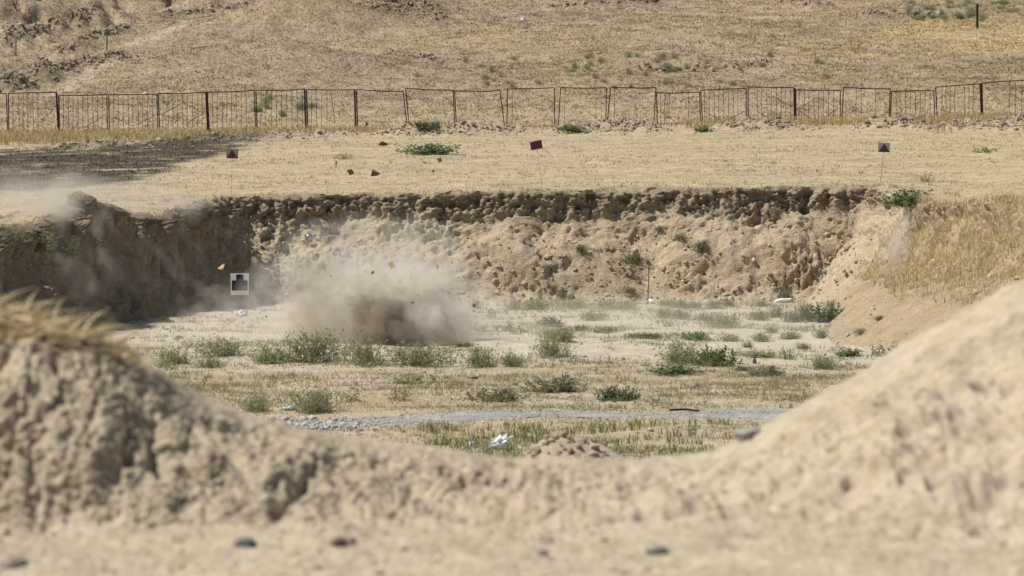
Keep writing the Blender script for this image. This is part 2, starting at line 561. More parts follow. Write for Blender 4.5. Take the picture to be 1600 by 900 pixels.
disp += 0.10 * (billow(pw, (6.5, 6.5, 4.6), 3, 0.65) - 0.6) * rgh ** 1.5 + 0.022 * (billow(p, 17, 2, .6) - .5)
crk = np.abs(perlin(pw * (1.5, 1.5, 0.9) + 3.7))
disp -= 0.16 * np.exp(-crk / 0.05) * rgh * (1 - 0.5 * WL)
disp -= 0.17 * sstep(0.30, 0.52, fbm(p, (2.6, 2.6, 3.0), 3)) * (0.25 + 0.75 * rgh) * (1 - 0.6 * WL)
disp += np.tile(wr, NT) * 0.14 * np.sin(frac.ravel() * 22 + 3 * fbm(p, 0.4, 2)) * sstep(0.3, 0.5, frac.ravel())
# runnels down the left wall
disp += WL * 0.34 * (billow(p, (1.1, 1.1, 0.16), 3, 0.6) - 0.5)
disp += upper * 0.16 * (billow(p, (2.6, 2.6, 0.7), 2) - 0.5)
foot = (sstep(0.45, 0.1, frac)).ravel() * (1 - WL)
disp *= face * (1 - 0.35 * foot)
P3 = P3 + Nn * disp.reshape(NT, NS, 1)
rag = (sstep(0.93, 1.0, frac) * sstep(0.9, 0.2, off)).ravel()
P3[..., 2] += (rag * 0.07 * fbm(p, 2.2, 3)).reshape(NT, NS)
n2 = fbm(p, 1.0, 4, 0.6)
c = mix(np.tile(C_SOIL * (1.20, 1.16, 1.10), (len(p), 1)), C_PALE * (0.97, 0.94, 0.90), sstep(-0.4, 0.6, n2) * 0.8)
c = mix(c, C_SOILD_SHADE * 1.25, upper * 0.62 * (1 - np.tile(wr, NT)))  # shade of the steep top band put into the colour
c = mix(c, C_SOILD_SHADE * 1.2, WL * 0.6)  # left wall lies in shadow: part of that shade is painted here
cr_ = np.tile(wr, NT)
far_r = np.tile(sstep(1400, 1470, pxs), NT)
c = mix(c, C_PALE * (1.0, .97, .93), cr_ * (1 - far_r) * 0.8)
c = mix(c, C_SOIL * (1.08, 1.03, 0.93), cr_ * far_r * 0.9)
c = mix(c, C_SOILD_SHADE * 1.5, cr_ * far_r * sstep(0.0, 0.5, fbm(p, (0.7, 0.7, 1.2), 4, .6)) * 0.6)
ztop = (frac > 0.985).ravel()
tc_, = (far_colours(P3.reshape(-1, 3)[:, 0], P3.reshape(-1, 3)[:, 1], *[np.zeros(len(p))] * 4),)
c = np.where((sstep(0.97, 1.0, frac).ravel() * sstep(-0.3, 0.3, off.ravel() * 2 + n2 * 0.6) > 0.5)[:, None], tc_, c)
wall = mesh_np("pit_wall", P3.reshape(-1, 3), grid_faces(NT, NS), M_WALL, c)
tag(wall, "crumbling cut earth bank round the sunken pit", None, None, "structure")
WALLP, WALLF = P3, frac

# ------------------------------------------------------------------ pit floor
fx_ = np.arange(-17, 17.01, 0.1)
fy_ = np.concatenate([np.arange(23, 39, 0.25), np.arange(39, 45, 0.06), np.arange(45, 58, 0.25), np.arange(58, 124, 0.11)])
X, Y = np.meshgrid(fx_, fy_)
x, y = X.ravel(), Y.ravel()
HEAP = (wx(868, 42), 42.0)


def floor_z(x, y):
    p = np.stack([x, y, np.zeros_like(x)], 1)
    z = np.interp(y, [23, 30, 40, 46, 52, 57, 62, 66], [2.6, 2.35, 1.62, 1.12, 0.60, 0.22, 0.03, 0.0])
    z = z + 0.07 * fbm(p, 0.28, 3) + 0.03 * fbm(p, (1.0, 1.6, 1), 3)
    # low swells in front of the bushes
    z = z + 0.10 * np.exp(-((y - 91.5 - 1.2 * perlin(p * 0.13)) / 1.3) ** 2) * (0.6 + perlin(p * 0.3))
    z = z + bump2(x, y, 12.0, 94, 2.6, 6, 0.5)
    g = np.exp(-((x - HEAP[0]) / 0.42) ** 2 - ((y - HEAP[1]) / 0.5) ** 2) + 0.55 * np.exp(-((x - HEAP[0] - .55) / 0.35) ** 2 - ((y - HEAP[1]) / 0.4) ** 2)
    z = z + 0.40 * g + np.clip(g, 0, 1) * 0.09 * fbm(p, 3, 3)
    return z, g


zf, gheap = floor_z(x, y)
p = np.stack([x, y, np.zeros_like(x)], 1)
n1 = fbm(p, (0.22, 0.40, 1), 4, 0.6)
n2 = fbm(p, (0.9, 1.6, 1), 4, 0.6)
C_FLP = np.array((0.43, 0.385, 0.310))
C_FLY = np.array((0.370, 0.305, 0.195))
C_FLG = np.array((0.245, 0.215, 0.110))
c = mix(np.tile(C_FLP, (len(x), 1)), C_PALE * (0.98, 0.99, 1.04), sstep(-.4, .5, n2))
band = sstep(90, 84, y + 3 * n1) * sstep(62, 67, y)
c = mix(c, C_FLY, band * sstep(-0.55, 0.25, n1 + 0.5 * n2 + 0.2) * 0.9)
c = mix(c, C_FLG, band * sstep(0.0, 0.55, n1 * 1.2 + 0.5 * n2 - 0.02) * sstep(74, 78, y) * 0.7)
c = mix(c, C_STRAW2, sstep(98, 90, y) * sstep(0.0, 0.5, n2) * 0.5)
c = mix(c, C_SOIL, np.clip(gheap, 0, 1) * 0.5)
floor = mesh_np("pit_floor", np.stack([x, y, zf], 1), grid_faces(len(fy_), len(fx_)), M_FLOOR, c)
tag(floor, "pale dusty floor of the pit with dry yellow patches", None, None, "structure")

# gravel track
nu, nv = 420, 26
u = np.linspace(-7.5, 11.5, nu)
pxu = 800 + u / (T * 72) * 800
yc = np.interp(pxu, [350, 500, 640, 850, 1150, 1250, 1600], [69.0, 70.0, 70.9, 72.2, 72.4, 71.9, 70.5])
hw = np.interp(pxu, [350, 500, 640, 850, 1150, 1600], [0.85, 0.95, 1.05, 1.3, 1.35, 1.4])
vv = np.linspace(-1, 1, nv)
gy = yc[None] + hw[None] * vv[:, None]
gx = np.tile(u, (nv, 1))
pg = np.stack([gx.ravel(), gy.ravel(), np.zeros(gx.size)], 1)
edge = np.repeat(np.abs(vv), nu)
gy = gy + (edge > 0.9).reshape(nv, nu) * (0.22 * fbm(pg, 1.3, 3)).reshape(nv, nu)
zg, _g = floor_z(gx.ravel(), gy.ravel())
zg = zg + 0.018 * (1 - edge ** 4) - 0.02 * (edge > 0.99) + 0.015 * fbm(pg, 3, 2)
C_GRAV = np.array((0.27, 0.26, 0.25))
cg = mix(np.tile(C_GRAV, (len(zg), 1)), C_FLP * 0.9, sstep(-0.1, 0.6, fbm(pg, 0.8, 3) + 0.5 * sstep(0.6, 1.0, edge)) * 0.6)
road = mesh_np("gravel_road", np.stack([gx.ravel(), gy.ravel(), zg], 1), grid_faces(nv, nu), M_FLOOR, cg)
tag(road, "grey gravel track crossing the pit floor", None, None, "structure")

# land beyond what the camera sees
gp = mesh_np("ground", np.array([(-2500, -800, -1.2), (2500, -800, -1.2), (2500, 3000, -1.2), (-2500, 3000, -1.2)]), np.array([[0, 1, 2, 3]]), M_FLOOR, np.tile(C_PALE, (4, 1)))
tag(gp, "plain sandy ground reaching to the horizon", None, None, "structure")

# ------------------------------------------------------------------ foreground berm
NU, NV = 560, 400
uu = np.linspace(-130, 1730, NU)
CREST = [(-200, 512), (0, 518), (90, 522), (170, 538), (225, 566), (280, 604), (340, 636), (430, 662), (560, 688), (680, 704), (850, 709), (1000, 706), (1090, 692), (1180, 664), (1290, 612), (1400, 556), (1500, 503), (1600, 449), (1800, 350)]
cy = np.interp(uu, [a for a, b in CREST], [b for a, b in CREST]) + np.interp(uu, [0, 300, 700, 1100, 1600], [2, 4, 4, 24, 30])
cy = np.convolve(np.pad(cy, 12, mode='edge'), np.ones(25) / 25, 'valid')
dc = np.interp(uu, [0, 250, 450, 800, 1100, 1600], [20.7, 20.9, 21.4, 22.2, 22.6, 23.2])
df = np.interp(uu, [0, 300, 600, 900, 1200, 1600], [19.45, 19.45, 19.5, 19.6, 19.3, 18.7])
zc = np.array([pt(800, b, d).z for b, d in zip(cy, dc)])
zn = 3.10
steep = sstep(700, 250, uu)
kd = np.stack([np.full(NU, 14.0), np.full(NU, 16.5), df - 0.5, df, df + (dc - df) * (0.42 - 0.20 * steep), df + (dc - df) * (0.75 - 0.25 * steep), dc - 0.12 * (dc - df), dc, dc + 0.35, dc + 1.3, dc + 4.0])
kz = np.stack([np.full(NU, zn - .03), np.full(NU, zn - .01), np.full(NU, zn), np.full(NU, zn + .03), zn + (zc - zn) * (0.40 + 0.12 * steep), zn + (zc - zn) * (0.76 + 0.06 * steep), zc - 0.035, zc, zc - 0.02, zc - 0.45, zc * 0 + 1.9])
seg = np.cumsum(np.concatenate([[0], [1.0, 1.6, 0.5, 1.2, 1.2, 1.0, .6, .6, .8, .8]]))
seg /= seg[-1]
vt = np.linspace(0, 1, NV)
BD = np.empty((NV, NU)); BZ = np.empty((NV, NU))
for j in range(NU):
    BD[:, j] = np.interp(vt, seg, kd[:, j]); BZ[:, j] = np.interp(vt, seg, kz[:, j])
k = 7
for A in (BD, BZ):
    Ap = np.pad(A, ((k, k), (0, 0)), mode='edge')
    A[:] = sum(Ap[i:i + NV] for i in range(2 * k + 1)) / (2 * k + 1)
BX = np.tile(wx(uu, 21.2), (NV, 1))
P3 = np.stack([BX, BD, BZ], -1)
du = np.gradient(P3, axis=1); dv = np.gradient(P3, axis=0)
Nn = np.cross(du, dv); Nn /= np.linalg.norm(Nn, axis=-1, keepdims=True)
if Nn[NV // 2, 10, 2] < 0: Nn = -Nn
p = P3.reshape(-1, 3)
facem = (sstep(-0.1, 0.25, (BD - df[None]) / (dc - df)[None]) * sstep(0.98, 0.68, (BD - df[None]) / (dc - df)[None])).ravel()
ST = np.tile(sstep(1050, 480, uu), NV)
disp = 0.035 * fbm(p, 1.1, 3)
pw = p + 0.10 * np.stack([perlin(p * 2.2 + 5), perlin(p * 2.2 + 9), perlin(p * 2.2)], 1)
ps = np.stack([p[:, 0] + 0.05 * perlin(p * 3.0 + 5) + 0.12 * perlin(p * 0.9 + 8), p[:, 1], p[:, 2]], 1)
disp += facem * ST * (0.11 * fbm(ps, (1.6, 0.6, 0.4), 3, 0.5) + 0.05 * fbm(ps, (5.0, 2.0, 2.2), 4, 0.55))
cr1 = np.abs(perlin(ps * (2.7, 0.5, 0.35) + 7))
cr2 = np.abs(perlin(ps * (6.0, 1.2, 1.1) + 21))
disp -= facem * ST * (0.13 * np.exp(-cr1 / 0.05) * sstep(-0.35, 0.25, perlin(p * 1.6 + 2)) + 0.05 * np.exp(-cr2 / 0.08) * sstep(-0.4, 0.2, perlin(p * 2.3 + 31)))
disp += facem * (1 - ST) * (0.09 * fbm(pw, (1.8, 1.8, 1.8), 4, 0.55) + 0.035 * fbm(np.stack([p[:, 0] * 0.7 - p[:, 2] * 1.5, p[:, 1] * 1.2, p[:, 2] * 2.0 + p[:, 0]], 1), 5.0, 4, 0.6))
disp += (0.010 + 0.014 * facem * (0.3 + 0.7 * ST)) * (billow(p, 17, 2) - 0.5)
disp += 0.012 * fbm(p, 8, 3)
holes = sstep(0.38, 0.62, fbm(p, (5, 5, 6), 2)) * (0.25 + facem)
disp -= 0.07 * holes * (1 - 0.4 * ST)
P3 = P3 + Nn * disp.reshape(NV, NU, 1)
n2 = fbm(p, 2.0, 4, 0.6)
sx_ = np.stack([p[:, 0] * 0.8 - p[:, 2] * 1.6, p[:, 1] * 1.2, p[:, 2] * 2.2 + p[:, 0]], 1)
n3 = fbm(sx_, 2.6, 5, 0.65)
c = mix(np.tile(C_PALE * (0.95, 0.945, 0.945), (len(p), 1)), C_SOIL * 1.08, sstep(-.3, .7, n2) * 0.6)
c = mix(c, C_SOIL * 0.88, sstep(0.1, 0.8, n3) * 0.7)
c = mix(c, C_SOIL * 1.08, facem * ST * 0.6)
berm = mesh_np("berm", P3.reshape(-1, 3), grid_faces(NV, NU), M_BERM, c)
tag(berm, "lumpy sandy earth berm with a low gap in the foreground", None, None, "structure")
BERM = P3

# ------------------------------------------------------------------ finding the ground under a pixel
bpy.context.view_layer.update()
DG = bpy.context.evaluated_depsgraph_get()


def hit(px, py, start=26.0):
    r = ray(px, py)
    o = Vector((0, 0, CAMZ)) + r * start
    ok, loc, nor, idx, ob, mt = scene.ray_cast(DG, o, r.normalized())
    return loc.copy() if ok else pt(px, py, 110)


def drop(x, y, z=30.0):
    ok, loc, nor, idx, ob, mt = scene.ray_cast(DG, Vector((x, y, z)), Vector((0, 0, -1)))
    return loc.z if ok else 0.0



# ------------------------------------------------------------------ grass
def blades(name, pos, h, w, lean, col, mat=M_GRASS, seg2=False, colvar=0.25, r=None):
    """one mesh of many narrow blades; pos (N,3), h/w/lean arrays or numbers, col (N,3)"""
    r = r or rng
    n = len(pos)
    a = r.uniform(0, 2 * np.pi, n)
    b = r.uniform(0, 2 * np.pi, n)
    h = np.broadcast_to(h, n) * r.uniform(0.6, 1.3, n)
    w = np.broadcast_to(w, n)
    ln = np.broadcast_to(lean, n) * r.uniform(0.2, 1.3, n)
    side = np.stack([np.cos(a), np.sin(a), np.zeros(n)], 1) * (w * 0.5)[:, None]
    lean_v = np.stack([np.cos(b), np.sin(b), np.zeros(n)], 1) * (h * ln)[:, None]
    up = np.stack([np.zeros(n), np.zeros(n), h * np.sqrt(np.clip(1 - 0.5 * ln ** 2, 0.08, 1))], 1)
    c = np.clip(col * r.uniform(1 - colvar, 1 + colvar, (n, 1)), 0, 0.8)
    if not seg2:
        v = np.stack([pos - side, pos + side, pos + lean_v + up], 1).reshape(-1, 3)
        f = np.arange(3 * n).reshape(n, 3)
        return mesh_np(name, v, f, mat, np.repeat(c, 3, 0), smooth=False)
    mid = pos + lean_v * 0.35 + up * 0.62
    tip = pos + lean_v * 1.25 + up * 0.95
    v = np.stack([pos - side, pos + side, mid - side * 0.8, mid + side * 0.8, tip], 1).reshape(-1, 3)
    i = np.arange(n)[:, None] * 5
    f = np.concatenate([i + np.array([[0, 1, 3]]), i + np.array([[0, 3, 2]]), i + np.array([[2, 3, 4]])])
    return mesh_np(name, v, f, mat, np.repeat(c, 5, 0), smooth=False)


def tufts(x, y, z, per, spread):
    n = len(x)
    ox = rng.normal(0, spread, (n, per)); oy = rng.normal(0, spread, (n, per))
    return np.stack([(x[:, None] + ox).ravel(), (y[:, None] + oy).ravel(), np.repeat(z, per)], 1)


def scatter_far(n, y0, y1, Z, C, ys, keep):
    y = rng.uniform(y0, y1, n)
    x = rng.uniform(-1.06, 1.06, n) * T * y
    c = sample(C, ys, x, y)
    k = keep(x, y, c)
    x, y, c = x[k], y[k], c[k]
    return x, y, sample(Z, ys, x, y), c


def pnoise(x, y, s, o=3):
    return fbm(np.stack([x, y, np.zeros_like(x)], 1), s, o, 0.6)


# short dry turf of the shelf
def keep_t(x, y, c):
    ok = ~inside_pit(x, y) & (c[:, 0] > 0.16) & (np.hypot(x - 10, y - 119) > 1)
    return ok & (pnoise(x, y, (0.5, 1.1, 1)) + rng.uniform(-.6, .6, len(x)) > -0.35)


x, y, z, c = scatter_far(62000, 97, 170, ZT, CT, ys_t, keep_t)
pos = tufts(x, y, z - 0.01, 3, 0.06)
o = blades("terrace_grass", pos, 0.040, 0.040, 1.3, np.repeat(c * (1.18, 1.16, 1.1), 3, 0), colvar=0.25)
tag(o, "short flattened straw-coloured grass on the shelf", None, None, "stuff")

# burnt stubble
x, y, z, c = scatter_far(30000, 118, 168, ZT, CT, ys_t, lambda x, y, c: (c[:, 0] < 0.2) & ~inside_pit(x, y))
pos = tufts(x, y, z - 0.01, 3, 0.07)
o = blades("burnt_stubble", pos, 0.10, 0.03, 0.9, np.repeat(c * 1.3, 3, 0), colvar=0.6)
tag(o, "blackened burnt grass stubble on the left of the shelf", None, None, "stuff")

# stubble and tufts of the hillside
x, y, z, c = scatter_far(120000, 170, 221, ZH, CH, ys_h, lambda x, y, c: pnoise(x, y, (0.35, 0.6, 1)) + rng.uniform(-.7, .7, len(x)) > -0.15)
pos = tufts(x, y, z - 0.02, 3, 0.09)
dk = np.repeat(rng.uniform(0, 1, len(x)) < 0.24, 3)
cc = np.repeat(c * (1.10, 1.07, 0.98), 3, 0)
cc[dk] *= (0.55, 0.57, 0.55)
o = blades("hillside_grass", pos, 0.10, 0.05, 1.0, cc, colvar=0.35)
tag(o, "sparse dry grass stubble covering the hillside", None, None, "stuff")

# tall straw along the fence foot and on the right
def tall_px(x, y):
    return 800 + x / (T * y) * 800
n = 60000
y = rng.uniform(156, 172, n); x = rng.uniform(-1.05, 1.05, n) * T * y
px_ = tall_px(x, y)
w_ = np.interp(px_, [-50, 0, 180, 300, 420, 640, 660, 1050, 1120, 1250, 1400, 1500, 1650], [.9, .9, .6, .5, .3, .35, .12, .15, .5, .6, .6, 1, 1])
near_f = np.exp(-((y - 167.5) / 1.8) ** 2) + np.where(px_ < 420, np.exp(-((y - 165) / 3.0) ** 2), 0) + np.where(px_ > 1430, np.exp(-((y - 165.5) / 4.5) ** 2), 0)
k = (rng.uniform(0, 1, n) < w_ * near_f * 0.55) & (pnoise(x, y, (0.8, 0.8, 1)) > -0.35)
x, y = x[k], y[k]
z = np.where(y < ys_t[-1], sample(ZT, ys_t, x, np.minimum(y, ys_t[-1] - .01)), sample(ZH, ys_h, x, np.maximum(y, ys_h[0])))
pos = tufts(x, y, z - 0.02, 3, 0.07)
cc = np.tile(np.array((0.47, 0.375, 0.20)), (len(pos), 1))
o = blades("tall_dry_grass", pos, 0.34, 0.026, 0.45, cc, seg2=True, colvar=0.3)
tag(o, "tall pale straw grass along the foot of the fence", None, None, "stuff")

# straw on the right-hand bank
fr = WALLF
ii, jj = np.where((fr > 0.30) & (fr < 0.985) & (np.broadcast_to(wr[None], fr.shape) > 0.75) & (WALLP[..., 1] > 88))
k = rng.integers(0, len(ii), 42000)
bp_ = WALLP[ii[k], jj[k]] + rng.normal(0, 0.03, (42000, 3)) * (1, 1, 0.2)
kk = (pnoise(bp_[:, 0], bp_[:, 1], (0.9, 0.9, 1)) + rng.uniform(-.5, .5, len(bp_)) > -0.12) & (wr[jj[k]] > rng.uniform(0.8, 1.05, 42000))
bp_ = bp_[kk]
o = blades("bank_grass", bp_, 0.19, 0.014, 0.7, np.tile(np.array((0.50, 0.405, 0.22)), (len(bp_), 1)), seg2=True, colvar=0.35)
tag(o, "yellow straw grass on the right-hand slope of the pit", None, None, "stuff")

# ground cover on the pit floor
def floor_scatter(n, y0, y1, fn):
    y = rng.uniform(y0, y1, n); x = rng.uniform(-1.05, 1.05, n) * T * y
    k = fn(x, y)
    x, y = x[k], y[k]
    z, _ = floor_z(x, y)
    return x, y, z


def on_road(x, y):
    i = np.interp(x, u, yc); hh = np.interp(x, u, hw)
    return np.abs(y - i) < hh * 0.97


x, y, z = floor_scatter(60000, 59, 92, lambda x, y: ~on_road(x, y) & (pnoise(x, y, (0.3, 0.55, 1)) + rng.uniform(-.6, .6, len(x)) + np.where(y < 86, 0.1, -0.45) > 0.0))
gm = sstep(-0.1, 0.5, pnoise(x + 40, y, (0.35, 0.7, 1), 3)) * sstep(73.5, 76, y) + 0.9 * sstep(0.0, 0.4, pnoise(x + 9, y, (0.6, 0.9, 1))) * sstep(69.3, 68.5, y)
gm = np.clip(gm, 0, 1) * (rng.uniform(0, 1, len(x)) < 0.75)
cc = mix(np.tile(np.array((0.41, 0.335, 0.205)), (len(x), 1)), (0.17, 0.165, 0.085), gm)
pos = tufts(x, y, z - 0.005, 3, 0.035)
o = blades("floor_grass", pos, 0.065, 0.013, 0.8, np.repeat(cc, 3, 0), colvar=0.3)
tag(o, "low dry and olive ground cover on the near pit floor", None, None, "stuff")
x, y, z = floor_scatter(5200, 60, 69.6, lambda x, y: ~on_road(x, y) & (pnoise(x + 3, y, (0.7, 0.7, 1)) + rng.uniform(-.3, .3, len(x)) > 0.22) & (x > -1.5))
pos = tufts(x, y, z, 6, 0.05)
o = blades("green_grass", pos, 0.15, 0.014, 0.6, np.repeat(mix(np.tile(np.array((0.17, 0.21, 0.075)), (len(x), 1)), (0.42, 0.33, 0.16), rng.uniform(0, 1, len(x)) ** 2), 6, 0), seg2=True, colvar=0.3)
tag(o, "patchy green grass on the near side of the gravel track", None, None, "stuff")

x, y, z = floor_scatter(26000, 74, 118, lambda x, y: inside_pit(x, y) & (np.abs(x) < 10.5) & (pnoise(x + 7, y, (0.30, 0.42, 1), 4) + rng.uniform(-.22, .22, len(x)) + np.where((y > 93) & (y < 100), -.12, 0) + 0.55 * np.exp(-((y - 117.0) / 1.1) ** 2) * (x > -2) > 0.20))
pos = tufts(x, y, z, 5, 0.05)
cc = mix(np.tile(np.array((0.235, 0.245, 0.140)), (len(x), 1)), (0.38, 0.31, 0.18), rng.uniform(0, 1, len(x)) ** 1.5)
o = blades("low_weeds", pos, 0.115, 0.016, 0.9, np.repeat(cc, 5, 0), M_LEAF, colvar=0.35)
tag(o, "low grey-green weeds spreading between the shrubs on the pit floor", None, None, "stuff")
# scattered bigger tufts on the shelf
x, y, z, c = scatter_far(5200, 118, 169, ZT, CT, ys_t, lambda x, y, c: ~inside_pit(x, y) & (c[:, 0] > .16) & (pnoise(x + 5, y, (0.25, 0.4, 1)) > 0.0))
pos = tufts(x, y, z - .01, 5, 0.06)
o = blades("terrace_tufts", pos, 0.10, 0.022, 0.9, np.repeat(c * rng.uniform(.55, 1.1, (len(x), 1)), 5, 0), colvar=0.3)
tag(o, "scattered ragged tufts of dry grass on the shelf", None, None, "stuff")
# fringe of dry roots and grass along the rim
ki = rng.integers(0, len(dense), 5200)
fx = dense[ki, 0] + rng.normal(0, .08, 5200); fy = dense[ki, 1] + rng.normal(0.05, .08, 5200)
kk = (fy > 95) & (pnoise(fx, fy, (0.9, 0.9, 1)) + rng.uniform(-.4, .4, 5200) > 0.0)
fx, fy = fx[kk], fy[kk]
fz, *_m = ground_far(fx, fy)
o = blades("rim_grass", np.stack([fx, fy, fz + .01], 1), 0.13, 0.014, 1.1, np.tile(np.array((0.40, 0.325, 0.19)), (len(fx), 1)), seg2=True, colvar=0.4)
tag(o, "ragged dry grass fringe along the rim of the pit", None, None, "stuff")
# straw hanging over the left end of the berm (out of focus)
rb = np.random.default_rng(3)
n = 430
uu_ = rb.beta(1.1, 1.6, n) * 340 - 90
jj = np.clip(np.searchsorted(uu, uu_), 0, NU - 1)
vrow = np.clip(np.searchsorted(seg, 1) - 1, 0, 0)
crest_row = int(seg[7] * (NV - 1))
rows = np.clip(crest_row + rb.normal(-4, 12, n).astype(int), crest_row - 34, NV - 1)
base = BERM[rows, jj]
hh = np.interp(uu_, [-90, 60, 150, 240], [0.42, 0.36, 0.26, 0.15]) * rb.uniform(0.5, 1.3, n)
ang = rb.normal(0.15, 0.9, n)          # most stalks bend over to the right
V, F, CC = [], [], []
for i in range(n):
    d0 = np.array((math.sin(ang[i]), rb.normal(0, .35), 0.55 + 0.5 * math.cos(ang[i])))
    d0 /= np.linalg.norm(d0)
    bend = np.array((0.8 * np.sign(d0[0] + .25), rb.normal(-.1, .3), -1.1)) * rb.uniform(0.5, 1.3)
    wv = np.cross(d0, rb.normal(0, 1, 3)); wv /= np.linalg.norm(wv) + 1e-6
    wv = wv * rb.uniform(0.004, 0.013)
    k0 = len(V)
    for s_ in np.linspace(0, 1, 5):
        q = base[i] + (d0 * s_ + bend * s_ * s_ * 0.5) * hh[i]
        V += [q - wv * (1.05 - s_), q + wv * (1.05 - s_)]
    tone = rb.choice([0.45, 0.9, 1.05, 1.2])
    CC += [np.array((0.66, 0.55, 0.35)) * tone] * 10
    for s_ in range(4):
        a_ = k0 + 2 * s_
        F.append((a_, a_ + 1, a_ + 3, a_ + 2))
o = mesh_np("dry_grass", np.array(V), np.array(F), M_GRASS, np.array(CC), smooth=False)
tag(o, "tangled blurred straw on the left crest of the foreground berm", None, None, "stuff")

# ------------------------------------------------------------------ loose stones and clods
def ico(seed, sub=1, amp=0.25, flat=1.0):
    import bmesh
    bm = bmesh.new()
    bmesh.ops.create_icosphere(bm, subdivisions=sub, radius=1)
    v = np.array([q.co[:] for q in bm.verts]); f = np.array([[w.index for w in q.verts] for q in bm.faces])
    bm.free()
    r_ = np.random.default_rng(seed)
    v = v * (1 + amp * perlin(v * 1.3 + seed * 3.1)[:, None] * 1.6 + r_.normal(0, amp * 0.25, (len(v), 1)))
    v[:, 2] *= flat
    return v, f


def stones(name, pos, size, col, colvar, seed, flat=0.7):
    base = [ico(seed + k, 1, 0.3, flat) for k in range(6)]
    r_ = np.random.default_rng(seed)
    V, F, CC, o_ = [], [], [], 0
    for k in range(6):
        sel = np.arange(len(pos)) % 6 == k
        m = sel.sum()
        v, f = base[k]
        a = r_.uniform(0, 6.28, m)
        rx_ = np.stack([np.cos(a), -np.sin(a), 0 * a, np.sin(a), np.cos(a), 0 * a, 0 * a, 0 * a, 0 * a + 1], 1).reshape(m, 3, 3)
        sc = size[sel][:, None] * r_.uniform(0.75, 1.3, (m, 3))
        vv_ = np.einsum('mij,mvj->mvi', rx_, v[None] * sc[:, None, :]) + pos[sel][:, None, :]
        V.append(vv_.reshape(-1, 3))
        F.append((f[None] + (np.arange(m) * len(v))[:, None, None] + o_).reshape(-1, 3))
        o_ += m * len(v)
        CC.append(np.repeat(col[sel] * r_.uniform(1 - colvar, 1 + colvar, (m, 1)), len(v), 0))
    return mesh_np(name, np.concatenate(V), np.concatenate(F), M_STONE, np.concatenate(CC), smooth=False)


n = 13000
su = rng.uniform(-7.0, 10.5, n)
sv = rng.normal(0, .62, n)
sy = np.interp(su, u, yc) + np.interp(su, u, hw) * sv
sz, _ = floor_z(su, sy)
left = sstep(-1.0, -3.2, su)
size = rng.gamma(2.2, 0.0038, n) * (1 + 1.5 * left)
keepm = rng.uniform(0, 1, n) < 0.75
o = stones("gravel", np.stack([su, sy, sz + 0.016 + size * 0.05], 1)[keepm], size[keepm], np.tile(np.array((0.34, 0.325, 0.30)), (n, 1))[keepm], 0.35, 21)
tag(o, "loose grey gravel stones on the track", None, None, "stuff")

ii, jj = np.where((WALLF > -0.03) & (WALLF < 0.62) & (np.broadcast_to(wl[None], WALLF.shape) < 0.3))
k = rng.integers(0, len(ii), 7000)
kp = rng.uniform(0, 1, 7000) < np.interp(WALLF[ii[k], jj[k]], [-.03, .1, .3, .62], [1, .8, .45, .3]) * (1 - 0.8 * wr[jj[k]])
wp = WALLP[ii[k], jj[k]][kp] + rng.normal(0, .02, (kp.sum(), 3))
size = rng.gamma(2.0, 0.014, len(wp)) + 0.01
# clods on the spoil heaps in front of the fence
hp, hs = [], []
for (px, d, w, h) in SP:
    m = int(170 * w * (h + .1) / .4)
    x_ = wx(px, d) + rng.normal(0, w * .6, m); y_ = d + rng.normal(-.2, .5, m)
    hp.append(np.stack([x_, y_, sample(ZT, ys_t, x_, y_)], 1)); hs.append(rng.gamma(2.0, .017, m) + .012)
for (a, b, w, h) in WR + [((HF[2][0] - 1.8, HF[2][1] - .6), (HF[2][0] + 1.8, HF[2][1] - .8), .7, .5)]:
    L_ = math.hypot(b[0] - a[0], b[1] - a[1]); m = int(110 * L_ * w)
    t_ = rng.uniform(0, 1, m)
    x_ = a[0] + (b[0] - a[0]) * t_ + rng.normal(0, w * .5, m); y_ = a[1] + (b[1] - a[1]) * t_ + rng.normal(0, w * .5, m)
    hp.append(np.stack([x_, y_, sample(ZH, ys_h, x_, y_)], 1)); hs.append(rng.gamma(2.0, .024, m) + .015)
x_ = HEAP[0] + rng.normal(0.1, .4, 260); y_ = HEAP[1] + rng.normal(-.1, .3, 260)
hp.append(np.stack([x_, y_, floor_z(x_, y_)[0]], 1)); hs.append(rng.gamma(1.8, .009, 260) + .006)
hp, hs = np.concatenate(hp), np.concatenate(hs)
o = stones("heap_clods", hp, hs, np.tile(C_SOIL * 0.78, (len(hp), 1)), 0.3, 61, 0.85)
tag(o, "loose earth clods on the spoil heaps by the fence and hillside", None, None, "stuff")
o = stones("fallen_clods", wp, size, np.tile(C_SOIL * 1.15, (len(wp), 1)), 0.25, 31, 0.8)
tag(o, "small crumbled clods fallen down the cut bank", None, None, "stuff")
n = 1500
y = 60 + 55 * rng.uniform(0, 1, n) ** 1.2; x = rng.uniform(-1, 1, n) * T * y
z, _ = floor_z(x, y)
k = ~inside_pit(x, y)
kk = inside_pit(x, y)
x, y, z = x[kk], y[kk], z[kk]
o = stones("floor_stones", np.stack([x, y, z + .005], 1), rng.gamma(2.0, 0.009, len(x)) + .006, np.tile(np.array((0.27, 0.235, 0.19)), (len(x), 1)), 0.4, 41)
tag(o, "small stones strewn over the pit floor", None, None, "stuff")


